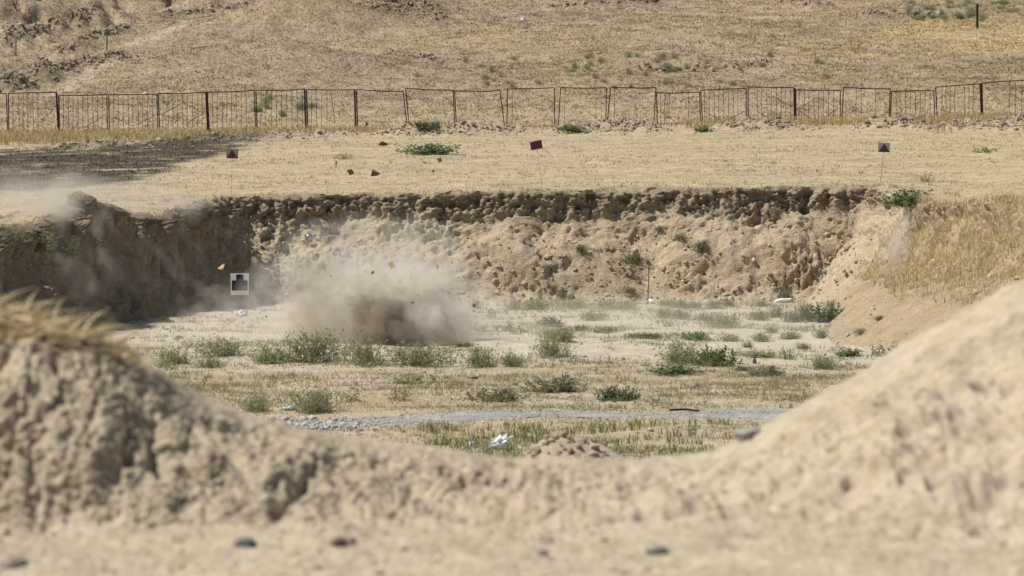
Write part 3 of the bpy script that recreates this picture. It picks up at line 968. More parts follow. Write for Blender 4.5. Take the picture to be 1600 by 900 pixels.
def stone_thing(px, py, wpx, hpx, col, label, start=14.0, seed=1):
    q = hit(px, py, start)
    s_ = q.y * T / 800
    v, f = ico(seed, 3, 0.22, 1.0)
    v = v * (wpx * s_ * 0.5, wpx * s_ * 0.42, hpx * s_ * 0.62)
    v = v + 0.05 * wpx * s_ * perlin(v / (wpx * s_) * 9 + seed)[:, None]
    o = mesh_np("stone", v, f, M_STONE, np.tile(np.array(col), (len(v), 1)) * (1 + 0.3 * perlin(v * 40)[:, None]))
    o.location = (q.x, q.y, q.z + hpx * s_ * 0.2)
    tag(o, label, "stone", "stones on the foreground berm")


ci = rng.integers(int(NV * .12), int(NV * .72), 5200); cj = rng.integers(0, int(NU * .6), 5200)
cpos = BERM[ci, cj]
o = stones("berm_crumbs", cpos, rng.gamma(1.6, 0.004, 5200) + .003, np.tile(C_PALE * 0.92, (5200, 1)), 0.15, 71, 0.8)
tag(o, "loose earth crumbs scattered over the foreground berm", None, None, "stuff")
stone_thing(384, 853, 36, 15, (0.085, 0.09, 0.095), "dark bluish grey stone at the foot of the left berm", seed=2)
stone_thing(528, 852, 30, 15, (0.14, 0.09, 0.08), "reddish brown stone below the berm beside a small grey one", seed=5)
stone_thing(549, 850, 18, 14, (0.16, 0.15, 0.145), "small grey stone touching the reddish brown stone", seed=6)
stone_thing(849, 867, 20, 10, (0.15, 0.15, 0.15), "small grey stone on the flat sand at bottom centre", seed=7)
stone_thing(1028, 862, 34, 11, (0.19, 0.18, 0.17), "flat grey stone on the sand right of bottom centre", seed=8)
stone_thing(1172, 684, 46, 20, (0.30, 0.275, 0.24), "pale grey stone sitting on the rising right crest", seed=9)
stone_thing(20, 888, 44, 24, (0.25, 0.21, 0.165), "brown clod in the bottom left corner", seed=10)

# ------------------------------------------------------------------ shrubs and weeds
def bush_mesh(kind, seed):
    """unit bush: about 1 high, 1 half wide. returns stems (v,f,c), leaves (v,f,c)"""
    r_ = np.random.default_rng(seed)
    SV, SF, SC, LV, LF, LC = [], [], [], [], [], []
    ns = {'F': 120, 'L': 80, 'S': 26, 'D': 80}[kind]
    nl = {'F': 16, 'L': 15, 'S': 12, 'D': 18}[kind]
    for i in range(ns):
        a = r_.uniform(0, 6.283)
        tilt = abs(r_.normal(0, 0.80)) if kind != 'L' else r_.uniform(0.1, 1.35)
        tilt = min(tilt, 1.4)
        ln = r_.uniform(0.55, 1.08)
        b0 = np.array((r_.normal(0, .30), r_.normal(0, .30), 0.0))
        d0 = np.array((math.cos(a) * math.sin(tilt), math.sin(a) * math.sin(tilt), math.cos(tilt) * 1.0))
        cur = np.array((math.cos(a), math.sin(a), -0.25)) * r_.uniform(-.1, .25)
        pts = [b0 + d0 * ln * s_ + cur * s_ * s_ * ln for s_ in (0, .35, .7, 1)]
        wv = np.array((-math.sin(a), math.cos(a), 0)) * 0.008
        k0 = len(SV)
        for j, q in enumerate(pts):
            SV += [q - wv * (1 - j * .25), q + wv * (1 - j * .25)]
        for j in range(3):
            SF.append((k0 + 2 * j, k0 + 2 * j + 1, k0 + 2 * j + 3, k0 + 2 * j + 2))
        SC += [np.array((0.16, 0.135, 0.075)) * r_.uniform(.7, 1.2)] * 8
        tone = r_.uniform(0.65, 1.3)
        dry = r_.uniform() < {'F': 0.16, 'L': 0.05, 'S': 0.15, 'D': 0.2}[kind]
        for j in range(nl):
            s_ = r_.uniform(0.18, 1.0)
            q = b0 + d0 * ln * s_ + cur * s_ * s_ * ln + r_.normal(0, .025, 3)
            if kind in 'FD':
                ld = d0 * 0.8 + r_.normal(0, .55, 3); L_ = r_.uniform(.08, .17); W_ = 0.014 if kind == 'F' else 0.026
            else:
                ld = r_.normal(0, .8, 3) + d0 * .3; L_ = r_.uniform(.09, .17); W_ = 0.045
            ld /= np.linalg.norm(ld) + 1e-6
            sd = np.cross(ld, r_.normal(0, 1, 3)); sd /= np.linalg.norm(sd) + 1e-6
            k1 = len(LV)
            LV += [q, q + ld * L_ * .5 + sd * W_, q + ld * L_, q + ld * L_ * .5 - sd * W_]
            LF.append((k1, k1 + 1, k1 + 2, k1 + 3))
            col = {'F': (0.300, 0.318, 0.190), 'L': (0.155, 0.190, 0.095), 'S': (0.230, 0.255, 0.130), 'D': (0.195, 0.195, 0.120)}[kind]
            if dry: col = (0.36, 0.29, 0.17)
            LC += [np.array(col) * tone * r_.uniform(.8, 1.2)] * 4
    return [np.array(q) for q in (SV, SF, SC, LV, LF, LC)]


BM = {}
for kind in 'FLSD':
    for s_ in range(4):
        SV, SF, SC, LV, LF, LC = bush_mesh(kind, 50 + s_ * 7 + ord(kind))
        a_ = mesh_np("stems", SV, SF, M_STEM, SC, smooth=False, link=False).data
        b_ = mesh_np("foliage", LV, LF, M_LEAF, LC, smooth=False, link=False).data
        BM[kind, s_] = (a_, b_)
# free the unlinked carriers
for o in [o for o in bpy.data.objects if o.users == 0]:
    bpy.data.objects.remove(o)
_bi = [0]


def bush(name, px, py, wpx, hpx, kind, label, cat="shrub", group=None, q=None):
    q = hit(px, py) if q is None else q
    s_ = q.y * T / 800
    e = empty(name, (q.x, q.y, q.z - 0.02))
    _bi[0] += 1
    e.rotation_euler = (0, 0, random.uniform(0, 6.28))
    w_, h_ = wpx * s_ * 0.70, hpx * s_ * 0.98
    e.scale = (w_, w_ * random.uniform(.75, 1.0), h_)
    a_, b_ = BM[kind, _bi[0] % 4]
    for nm, dat in (("stems", a_), ("foliage", b_)):
        c_ = bpy.data.objects.new(nm, dat)
        COL.objects.link(c_); c_.parent = e
    tag(e, label, cat, group)
    return e


NAMED = [
 (268, 568, 70, 28, 'F', "grey-green shrub at the left end of the front shrub row"),
 (325, 574, 42, 20, 'F', "small low shrub in front of the front row's left end"),
 (345, 557, 78, 32, 'F', "grey-green shrub behind the left end of the front row"),
 (425, 569, 82, 34, 'F', "low wide shrub left of the tallest front-row shrub"),
 (492, 566, 108, 54, 'F', "tallest and widest shrub of the front row, left of the dark dust plume"),
 (570, 570, 62, 46, 'F', "upright shrub directly below the dark dust plume"),
 (655, 571, 100, 40, 'F', "wide bushy shrub in front of the right half of the dust cloud"),
 (752, 574, 56, 38, 'F', "left one of two joined shrubs right of the dust cloud"),
 (802, 573, 52, 26, 'F', "right one of two joined shrubs right of the dust cloud"),
 (862, 558, 78, 36, 'F', "front one of two shrubs overlapping near the picture's centre"),
 (876, 534, 68, 28, 'F', "rear one of two shrubs overlapping near the picture's centre"),
 (400, 643, 52, 28, 'F', "shrub just above the left berm slope, left of the teal plastic"),
 (492, 643, 76, 40, 'F', "dark bushy shrub just right of the teal plastic"),
 (545, 628, 44, 16, 'S', "thin low weed right of the bushy shrub beside the teal plastic"),
 (640, 600, 66, 22, 'S', "sparse leafy weed on the yellow patch below the wide shrub"),
 (628, 626, 46, 24, 'S', "yellowish upright weed in the dry patch above the gravel track"),
 (772, 627, 80, 24, 'D', "dull brown-green shrub at the left of a dark pair above the track"),
 (868, 613, 96, 28, 'D', "dull brown-green shrub at the right of a dark pair above the track"),
 (966, 626, 54, 28, 'L', "lone dark green leafy plant on the yellow grass above the track"),
 (1066, 568, 72, 38, 'F', "feathery grey-green shrub touching the bright leafy bush"),
 (1116, 572, 66, 36, 'L', "bright green leafy bush in the right half of the pit floor"),
 (1055, 584, 70, 18, 'L', "low green creeping plant in front of the bright leafy bush"),
 (1184, 558, 84, 14, 'F', "long low shrub right of the bright leafy bush"),
 (1228, 561, 24, 22, 'S', "thin upright weed near the small dark pointed stone"),
 (1287, 576, 52, 24, 'F', "rounded shrub beside the right foreground crest"),
 (1196, 588, 70, 18, 'D', "low dull shrub on the yellow grass, lower right of the pit"),
 (1378, 556, 40, 24, 'S', "spindly weed nearest the right foreground crest"),
 (1326, 556, 46, 16, 'L', "low green weed left of the spindly weed by the crest"),
 (1292, 503, 66, 34, 'L', "bluish green leafy bush at the right end of the pit floor"),
 (1256, 497, 40, 26, 'F', "feathery shrub just left of the bluish green leafy bush"),
 (1130, 512, 64, 26, 'F', "spreading olive shrub on the dusty ground, right of centre"),
 (1426, 321, 96, 32, 'L', "big dark green bush on the rim at the pit's right corner"),
 (672, 241, 66, 22, 'L', "wide green bush on the shelf below the spoil heaps"),
 (894, 205, 44, 13, 'L', "low green bush at the fence foot near the gap between panels"),
 (664, 200, 34, 15, 'L', "green bush at the fence foot above the wide shelf bush"),
 (1098, 205, 26, 12, 'L', "small green bush at a fence post right of centre"),
 (1536, 238, 40, 12, 'S', "green weed below the heap at the right edge"),
 (178, 219, 13, 7, 'L', "tiny green weed above the burnt strip"),
 (1446, 284, 26, 16, 'S', "thin weed on the shelf above the big rim bush"),
 (538, 249, 28, 12, 'S', "thin green weed left of the wide shelf bush"),
 (988, 411, 26, 22, 'D', "round dark shrub halfway up the back wall"),
 (1098, 394, 30, 20, 'D', "dark shrub on the upper ledge of the back wall"),
 (878, 463, 24, 16, 'D', "dark shrub near the bottom of the back wall, left one"),
 (985, 458, 26, 13, 'D', "dark shrub low on the back wall above the white bag"),
 (992, 436, 22, 10, 'D', "flat shrub between two dark shrubs on the back wall"),
 (907, 394, 20, 15, 'D', "faint shrub on the back wall left of the round dark one"),
 (1031, 362, 15, 12, 'D', "small dark shrub high on the back wall under the rim"),
 (1062, 374, 24, 12, 'D', "dry brownish shrub high on the back wall"),
 (60, 392, 60, 40, 'F', "olive weed clump on the near end of the left wall"),
 (105, 402, 44, 34, 'F', "olive weed clump on the left wall right of the near clump"),
 (20, 378, 46, 30, 'F', "olive weed clump on the left wall at the picture's edge"),
 (1226, 465, 22, 16, 'D', "dark shrub at the wall foot above the long white strip"),
]
SMALL_FLOOR = [(803, 484, 34, 18, 'F'), (840, 484, 50, 20, 'F'), (895, 482, 60, 17, 'F'), (950, 484, 52, 19, 'F'), (980, 483, 34, 16, 'F'), (1040, 478, 30, 12, 'F'), (1062, 481, 34, 16, 'F'), (1085, 482, 28, 14, 'F'), (1115, 482, 34, 15, 'F'), (1138, 478, 26, 13, 'F'),
 (1188, 479, 28, 13, 'F'), (1040, 497, 38, 18, 'F'), (1064, 499, 34, 18, 'F'), (1098, 501, 36, 15, 'F'), (1186, 500, 36, 18, 'F'), (1212, 496, 32, 20, 'F'), (1236, 503, 34, 22, 'F'), (925, 501, 62, 17, 'F'), (768, 497, 32, 18, 'S'), (1300, 480, 28, 14, 'F'), (1190, 534, 32, 18, 'F'),
 (1140, 533, 30, 14, 'F'), (1236, 530, 42, 15, 'F'), (1283, 528, 28, 16, 'F'), (1168, 543, 20, 12, 'F'), (1205, 520, 22, 12, 'F'), (1375, 500, 16, 9, 'D'), (1255, 545, 24, 12, 'F'), (1345, 520, 24, 10, 'F'), (740, 482, 34, 14, 'F')]
SMALL_LEAFY = [(748, 518, 36, 16, 'S'), (798, 517, 42, 16, 'S'), (860, 509, 42, 18, 'L'), (908, 516, 20, 11, 'L'), (946, 520, 34, 13, 'L'), (990, 528, 30, 11, 'L'), (1016, 529, 42, 12, 'L'), (1086, 530, 48, 16, 'L'), (1042, 510, 26, 12, 'S'), (725, 542, 24, 11, 'L'), (1160, 579, 24, 10, 'L')]
q_all = {}
for row in NAMED: q_all[row[:2]] = hit(row[0], row[1])
for row in SMALL_FLOOR + SMALL_LEAFY: q_all[row[:2]] = hit(row[0], row[1])
HT = []
for _ in range(46):
    HT.append((random.gauss(960, 130), random.uniform(88, 140), random.uniform(9, 15), random.uniform(6, 11)))
for _ in range(10):
    HT.append((random.uniform(395, 500), random.uniform(155, 185), random.uniform(10, 20), random.uniform(6, 11)))
HG = [(random.uniform(1395, 1590), random.uniform(4, 34), random.uniform(9, 20), random.uniform(5, 9)) for _ in range(34)]
for row in HT + HG: q_all[row[:2]] = hit(row[0], row[1])
PROBE = {}
def probe(px, py, start=26.0):
    if (px, py) not in PROBE: PROBE[px, py] = hit(px, py, start)
    return PROBE[px, py]
for a in ((376, 494), (1017, 474), (930, 492), (1083, 500), (1222, 471), (818, 33), (781, 702), (738, 699), (452, 641), (481, 382), (685, 458), (1012, 476), (374, 491), (1070, 645), (1179, 568), (1527, 44), (167, 80), (24, 87), (226, 147), (484, 205), (900, 608)):
    probe(*a)

for (px, py, w_, h_, kd_, lab) in NAMED:
    bush("shrub" if kd_ in 'FDL' else "weed", px, py, w_, h_, kd_, lab, "shrub" if kd_ in 'FDL' else "weed", None, q_all[px, py])
ORD = ["first", "second", "third", "fourth", "fifth", "sixth", "seventh", "eighth", "ninth", "tenth", "eleventh", "twelfth", "thirteenth", "fourteenth"]
for lo_, hi_, where in ((0, 486, "of the row of small shrubs along the back wall's foot"), (486, 506, "of the small shrubs before the wall-foot row"), (506, 999, "of the small shrubs behind the bright leafy bush")):
    for k_, (px, py, w_, h_, kd_) in enumerate(sorted(r_ for r_ in SMALL_FLOOR if lo_ <= r_[1] < hi_)):
        bush("small_shrub", px, py, w_, h_, kd_, ORD[k_] + " from the left " + where, "shrub", "small shrubs on the far pit floor", q_all[px, py])
for k_, (px, py, w_, h_, kd_) in enumerate(sorted(SMALL_LEAFY)):
    bush("leafy_weed", px, py, w_, h_, kd_, ORD[k_] + " from the left of the small green leafy weeds rising from thin dust", "weed", "leafy weeds in the dust", q_all[px, py])


def small_tuft(row, kind, label, group):
    q = q_all[row[:2]]
    s_ = q.y * T / 800
    o = bpy.data.objects.new("weed_tuft", BM[kind, int(row[0]) % 4][1])
    COL.objects.link(o)
    o.location = (q.x, q.y, q.z - .02)
    o.rotation_euler = (0, 0, row[0])
    o.scale = (row[2] * s_ * .6, row[2] * s_ * .6, row[3] * s_ * 1.1)
    tag(o, label, "weed", group)


for row in HT: small_tuft(row, 'F', "small grey-green weed tuft on the middle or left hillside just above or behind the fence", "weed tufts on the hillside")
for row in HG: small_tuft(row, 'F', "small green weed tuft near the lone post on the upper right hillside", "weed tufts on the upper right hillside")

# ------------------------------------------------------------------ fence
def bar_np(a, b, w):
    """square bar between two points: verts, faces"""
    a, b = np.array(a), np.array(b)
    d = b - a; d = d / np.linalg.norm(d)
    s1 = np.cross(d, (0.0, 1.0, 0.02)); s1 /= np.linalg.norm(s1)
    s2 = np.cross(d, s1)
    v = []
    for q in (a, b):
        for i, j in ((-1, -1), (1, -1), (1, 1), (-1, 1)):
            v.append(q + (s1 * i + s2 * j) * w / 2)
    f = [(0, 1, 5, 4), (1, 2, 6, 5), (2, 3, 7, 6), (3, 0, 4, 7), (3, 2, 1, 0), (4, 5, 6, 7)]
    return np.array(v), np.array(f)


def rod(name, a, b, w, mat, parent, origin=(0, 0, 0), extra=None):
    o3 = np.array(origin)
    v, f = bar_np(np.array(a) - o3, np.array(b) - o3, w)
    if extra:                                   # polyline continuing from b
        pv = np.array(b)
        for q in extra:
            v2, f2 = bar_np(pv - o3, np.array(q) - o3, w)
            f = np.concatenate([f, f2 + len(v)]); v = np.concatenate([v, v2]); pv = np.array(q)
    o = mesh_np(name, v, f, mat, smooth=False, parent=parent)
    return o


FD = 169.0
def seq(a, b, s_):
    return list(np.arange(a, b + .1, s_))
# left post top/bottom, right post top/bottom, bars, braces (polylines), label, thick right post
PANELS = [
 ((-64, 147), (-62, 205), (10, 146), (12, 200), seq(-56, 4, 7.6), [], "cut-off fence panel at the picture's left edge", 0),
 ((13, 146), (14, 202), (88, 144), (92, 202), [20, 29, 36, 43, 51, 59], [], "fence panel with six bars in its left half, second from the left edge", 1),
 ((92, 149), (93, 205), (167, 148), (168, 206), seq(99, 161, 7.6), [[(130, 200), (163, 181)]], "fence panel with one rising diagonal, left part of the fence", 0),
 ((170, 148), (171, 206), (245, 147), (247, 205), seq(177, 240, 7.7), [[(178, 183), (208, 197), (243, 180)]], "fence panel with V-shaped brace left of the diamond panel above the burnt strip", 0),
 ((247, 146), (250, 205), (322, 144), (325, 198), seq(255, 318, 7.6), [[(278, 189), (255, 178), (286, 160), (318, 177), (290, 194)]], "fence panel with diamond brace above the burnt strip", 1),
 ((324, 144), (327, 200), (397, 141), (400, 200), seq(332, 388, 7.5), [], "fence panel with full bars and no brace directly right of the left diamond panel", 0),
 ((400, 141), (402, 203), (476, 139), (478, 200), seq(408, 472, 8), [], "fence panel with full bars, second to the right of the left diamond panel", 1),
 ((479, 140), (481, 202), (554, 140), (556, 200), [487, 494, 503, 511], [[(517, 142), (523, 192)]], "fence panel with bars only in its left half, one of them slanting", 1),
 ((557, 140), (559, 200), (630, 143), (637, 200), [], [], "empty fence frame directly right of the panel with a slanting bar", 0),
 ((634, 138), (640, 196), (708, 141), (711, 198), [], [], "empty fence frame above the two green bushes", 0),
 ((710, 142), (714, 198), (781, 140), (789, 196), [], [], "empty fence frame with a bent top rail and leaning right post", 0),
 ((793, 139), (792, 194), (866, 137), (867, 198), [801], [], "fence frame with a single bar at its left side, above the maroon square sign", 0),
 ((876, 137), (872, 198), (948, 137), (946, 193), [883, 931, 939], [], "fence frame with three bars, just right of the open gap", 0),
 ((954, 136), (948, 190), (1025, 137), (1021, 196), [960], [], "fence frame with one bar, left of the lowest panel", 0),
 ((1026, 145), (1027, 196), (1093, 144), (1095, 196), [1032, 1039, 1046, 1076], [[(1032, 174), (1056, 191)]], "lower-set fence panel with four bars and a short diagonal, right of centre", 0),
 ((1095, 141), (1098, 198), (1166, 138), (1166, 194), seq(1101, 1153, 7.4), [[(1100, 173), (1130, 191), (1163, 174)]], "fence panel with V-shaped brace in the right half of the fence", 0),
 ((1169, 136), (1169, 195), (1241, 137), (1242, 192), seq(1183, 1236, 7.5), [[(1207, 150), (1237, 167)], [(1185, 175), (1204, 186)]], "fence panel with two broken diagonals beside the right diamond panel", 1),
 ((1243, 140), (1244, 192), (1313, 141), (1313, 192), seq(1249, 1309, 7.6), [[(1270, 187), (1246, 171), (1277, 152), (1309, 169), (1285, 186)]], "fence panel with diamond brace in the right half of the fence", 0),
 ((1318, 136), (1315, 194), (1391, 139), (1389, 193), [1338, 1346, 1368], [], "taller fence frame with three loose bars right of the right diamond panel", 0),
 ((1393, 143), (1391, 196), (1459, 141), (1461, 190), seq(1400, 1456, 7.6), [], "lower fence panel with eight bars before the sloping rail", 0),
 ((1462, 136), (1465, 190), (1532, 131), (1534, 184), [1472, 1478, 1485, 1492, 1507, 1514, 1521], [], "fence panel under the sloping top rail, first from its left end", 1),
 ((1534, 130), (1536, 184), (1606, 125), (1607, 180), [1578, 1586, 1597], [[(1578, 145), (1600, 160)]], "fence panel at the right edge with the highest top rail", 0)]
for k_, (lt, lb_, rt, rb_, bars, braces, lab, thick) in enumerate(PANELS):
    dd = FD + 0.05 * math.sin(k_ * 2.1)
    A, B = pt(lt[0], lt[1], dd), pt(rt[0], rt[1], dd)
    gl, gr = pt(lb_[0], lb_[1], dd), pt(rb_[0], rb_[1], dd)
    gl.z = drop(gl.x, dd) - 0.08; gr.z = drop(gr.x, dd) - 0.08
    root = empty("fence_panel", (A.x, dd, drop(A.x, dd)))
    og = root.location
    rod("post", gl, A, 0.052 if (k_ and PANELS[k_ - 1][7]) else 0.040, M_RUST, root, og)
    rod("post", gr, B, 0.072 if thick else 0.040, M_RUST, root, og)
    mid = (A + B) / 2 + Vector((random.uniform(-.3, .3), 0, random.uniform(-.035, .005)))
    if k_ == 10: mid = pt(767, 143, dd)
    rod("top_rail", A, mid, 0.040, M_RUST, root, og, [B])
    low = min(drop(A.x, dd), drop(B.x, dd)) + 0.02
    for bx_ in bars:
        t_ = (bx_ - lt[0]) / (rt[0] - lt[0])
        tp = A.lerp(B, t_)
        bt = Vector((tp.x + random.uniform(-.03, .03), dd, drop(tp.x, dd) + random.uniform(-.03, .06)))
        rod("bar", bt, tp, 0.017, M_RUST, root, og)
    for br in braces:
        pts_ = [pt(a_[0], a_[1], dd - 0.02) for a_ in br]
        rod("brace", pts_[0], pts_[1], 0.021, M_RUST, root, og, pts_[2:])
    tag(root, lab, "fence panel", "rusty steel fence panels along the shelf")

# ------------------------------------------------------------------ posts, stakes, signs, target, ball
def stake(name, px, ytop, pxb, q, w, mat, label, cat, cap=None):
    tp = pt(px, ytop, q.y)
    root = empty(name, q)
    rod("shaft", Vector((q.x, q.y, q.z - .1)), tp, w, mat, root, q)
    if cap:
        rod("tip", tp, tp + (tp - q).normalized() * 0.12, w * 1.15, cap, root, q)
    tag(root, label, cat)
    return root


stake("post", 1527, 6, 1527, probe(1527, 44), 0.10, M_RUST, "lone dark post on the upper right hillside", "post")
stake("post", 167, 54, 167, probe(167, 80), 0.07, M_GREYW, "thin grey post beside the yellow grass streak on the left hillside", "post")
stake("post", 25, 58, 24, probe(24, 87), 0.09, M_WHITEP, "pale post below the eroded scarp at the far left", "post")
stake("stake", 684, 421, 685, probe(685, 458), 0.045, M_WOOD, "orange-brown wooden stake right of the dust cloud by the back wall", "stake", M_RUST)
stake("stake", 1014, 424, 1012, probe(1012, 476), 0.030, M_WOOD, "thin wooden stake with a red tip standing behind the white bag", "stake", M_REDT)


def plate(name, pts3, th, mat, parent, origin):
    """flat polygon with thickness, pts3 in order, facing -y"""
    n_ = len(pts3)
    o3 = np.array(origin)
    f_ = np.array([np.array(q) - o3 for q in pts3]); b_ = f_ + np.array((0, th, 0))
    me = bpy.data.meshes.new(name)
    faces = [tuple(range(n_)), tuple(range(2 * n_ - 1, n_ - 1, -1))] + [(i, i + n_, (i + 1) % n_ + n_, (i + 1) % n_) for i in range(n_)]
    me.from_pydata([tuple(q) for q in np.concatenate([f_, b_])], [], faces)
    me.materials.append(mat)
    o = bpy.data.objects.new(name, me); COL.objects.link(o); o.parent = parent
    return o


def sign(label, d, quad, tri, foot_px, name="marker_sign", bmat=M_WHITEP):
    gx_ = pt(foot_px[0], foot_px[1], d)
    gz = drop(gx_.x, d)
    og = Vector((gx_.x, d, gz))
    root = empty(name, og)
    corners = [pt(a_, b_, d) for a_, b_ in quad]
    plate("board", corners, 0.015, M_MAROON if tri is None else bmat, root, og)
    if tri:
        plate("triangle", [pt(a_, b_, d) - Vector((0, 0.012, 0)) for a_, b_ in tri], 0.008, M_MAROON, root, og)
    low = (corners[2] + corners[3]) / 2 if len(corners) == 4 else corners[0]
    top_ = (corners[0] + corners[1]) / 2
    rod("rod", Vector((og.x, d + .03, gz - .1)), Vector((low.x, d + .03, low.z + .05)), 0.008, M_WIRE, root, og)
    tag(root, label, "sign", "marker signs on the rim")


sign("faded marker sign with maroon triangle on the left rim", 122.6, [(352, 233), (373, 233), (371.5, 247.5), (354, 247.5)], [(362.5, 233.5), (371.5, 247.5), (354, 247.5)], (361, 300), bmat=M_FADED)
sign("plain maroon square marker sign tilted on its rod, middle of the rim", 122.6, [(828, 222), (846, 218.5), (848, 231.5), (830, 235)], None, (848, 290))
sign("pale marker sign with maroon triangle on the right rim", 122.6, [(1372, 223), (1391, 223), (1390, 238), (1372, 237.5)], [(1382, 224), (1390, 238), (1372.5, 237)], (1375, 288))

# silhouette target
q = probe(374, 491)
td = min(q.y, 112.5)
og = Vector((pt(374, 480, td).x, td, drop(pt(374, 480, td).x, td)))
root = empty("silhouette_target", og)
plate("board", [pt(360, 427, td), pt(389, 427, td), pt(388.5, 461, td), (pt(360.5, 461, td))], 0.02, M_WHITE, root, og)
plate("silhouette", [pt(a_, b_, td) - Vector((0, .01, 0)) for a_, b_ in ((369, 429), (380.3, 429), (380.3, 438.2), (387, 438.2), (386.6, 454), (362.3, 454), (362.3, 438.2), (369, 438.2))], 0.006, M_BLACK, root, og)
for a_ in (363, 386):
    tp = pt(a_, 430, td) + Vector((0, .045, 0))
    rod("leg", Vector((tp.x, td + .045, drop(tp.x, td) - .1)), tp, 0.018, M_WIRE, root, og)
tag(root, "white board with a black head-and-shoulders silhouette in the shaded corner", "target")

# shiny ball on a rod
q = probe(481, 382)
bd_ = q.y - 0.10
cb = pt(483, 371.5, bd_)
root = empty("metal_ball", (q.x, bd_, q.z))
import bmesh
bm = bmesh.new(); bmesh.ops.create_uvsphere(bm, u_segments=32, v_segments=20, radius=0.128)
me = bpy.data.meshes.new("ball"); bm.to_mesh(me); bm.free()
for pl in me.polygons: pl.use_smooth = True
me.materials.append(M_CHROME)
ob = bpy.data.objects.new("ball", me); COL.objects.link(ob); ob.parent = root; ob.location = cb - root.location
rod("rod", Vector((q.x, bd_, q.z - .15)), Vector((cb.x - .02, bd_, cb.z - .1)), 0.02, M_WIRE, root, root.location)
rim_ = rod("collar", cb - Vector((0.03, 0, .145)), cb - Vector((0.028, 0, .11)), 0.045, M_WIRE, root, root.location)
tag(root, "shiny silver ball on a short rod at the left of the back wall", "ball")


# litter
def crumple(name, q, w, h, dep, mat, label, cat, seed, spikes=0.5, tilt=0):
    v, f = ico(seed, 3, 0.1)
    nrm = v.copy()
    fold = np.abs(perlin(v * 2.1 + seed * 1.7)) * 2 - 0.5
    fold2 = np.abs(perlin(v * 5.3 + seed)) - .25
    v = nrm * (1 + spikes * fold[:, None] + 0.35 * spikes * fold2[:, None])
    v = v / np.abs(v).max(0) * (w / 2, dep / 2, h / 2)
    v[:, 2] = np.maximum(v[:, 2], -h * .32)
    o = mesh_np(name, v, f, mat, smooth=False)
    o.location = (q.x, q.y, q.z + h * .28)
    o.rotation_euler = (0, tilt, 0)
    tag(o, label, cat)
    return o


def px2m(q): return q.y * T / 800
q = probe(376, 494); m_ = px2m(q)
crumple("plastic_bag", q + Vector((0, 0, 0)), 21 * m_, 15 * m_, .25, M_WHITE, "crumpled white plastic bag on the floor below the silhouette target", "bag", 3, .7)
q = probe(1017, 474); m_ = px2m(q)
crumple("plastic_bag", q, 16 * m_, 9 * m_, .2, M_WHITE, "white bag at the wall foot beside the red-tipped stake", "bag", 4, .5)
q = probe(930, 492); m_ = px2m(q)
crumple("plastic_scrap", q, 18 * m_, 6 * m_, .2, M_BLUEW, "bluish white plastic scrap among weeds left of the red-tipped stake", "litter", 5, .5)
q = probe(1083, 500); m_ = px2m(q)
crumple("plastic_scrap", q, 12 * m_, 8 * m_, .15, M_BLUEW, "small bluish white scrap among shrubs right of the red-tipped stake", "litter", 6, .5)
q = probe(818, 33); m_ = px2m(q)
crumple("plastic_bag", q, 12 * m_, 10 * m_, .4, M_WHITE, "white bag lying high on the hillside", "bag", 7, .9)
q = probe(226, 147); m_ = px2m(q)
crumple("plastic_scrap", q, 7 * m_, 4 * m_, .2, M_WHITE, "tiny white scrap on the hillside just behind the left fence", "litter", 8, .5)
q = probe(781, 702); m_ = px2m(q)
crumple("plastic_bag", q, 52 * m_, 34 * m_, .22, M_WHITE, "large white plastic bag beside the small dirt heap behind the berm gap", "bag", 9, .9, -.35)
q = probe(738, 699); m_ = px2m(q)
crumple("plastic_scrap", q, 14 * m_, 15 * m_, .06, M_WHITE, "small white scrap left of the large bag behind the berm gap", "litter", 12, .7)
q = probe(452, 641); m_ = px2m(q)
crumple("plastic_sheet", q, 27 * m_, 11 * m_, .3, M_TEAL, "pale teal plastic at the foot of a dark bushy shrub", "litter", 11, .8)
q = probe(900, 608); m_ = px2m(q)
crumple("plastic_scrap", q, 10 * m_, 4 * m_, .06, M_WHITEP, "small pale scrap on the ground by the dark shrub pair", "litter", 13, .6)
# long white strip against the wall foot
q = probe(1222, 471); m_ = px2m(q)
nL = 14
V, F = [], []
for i in range(nL):
    t_ = i / (nL - 1)
    a_ = pt(1208 + 28 * t_, 472.5 - 6.5 * t_ - 1.2 * math.sin(t_ * 5), q.y - .12) - q
    wv = (1.0 + 1.6 * math.sin(t_ * 3.0)) * m_
    V += [a_ + Vector((0, -.05, -wv)), a_ + Vector((0, .08, -wv * .3)), a_ + Vector((0, .03, wv)), a_ + Vector((0, -.06, wv * .6))]
    if i:
        k0 = 4 * (i - 1)
        for j in range(4): F.append((k0 + j, k0 + (j + 1) % 4, k0 + 4 + (j + 1) % 4, k0 + 4 + j))
o = mesh_np("plastic_strip", np.array([tuple(a_) for a_ in V]), np.array(F), M_WHITE)
o.location = q
tag(o, "long thin white strip lying at the right foot of the back wall", "litter")
# stick on the gravel edge, dark pointed stone
q = probe(1070, 645); m_ = px2m(q)
o = rod("stick", Vector((-24 * m_, 0, .05)), Vector((0, .1, .055)), 0.035, M_RUST, None, (0, 0, 0), [Vector((23 * m_, .05, .03))])
o.location = q; tag(o, "dark crooked stick lying on the far edge of the gravel track", "stick")
q = probe(1179, 568); m_ = px2m(q)
v, f = ico(77, 2, .15)
v = v * (4 * m_, 4 * m_, 7 * m_); v[:, 0] *= np.interp(v[:, 2], [-7 * m_, 7 * m_], [1.3, .25]); v[:, 1] *= np.interp(v[:, 2], [-7 * m_, 7 * m_], [1.3, .25])
o = mesh_np("pointed_stone", v, f, M_STONE, np.tile(np.array((.10, .085, .08)), (len(v), 1)), smooth=False)
o.location = q + Vector((0, 0, 5 * m_)); tag(o, "small dark pointed stone in front of the long low shrub", "stone")

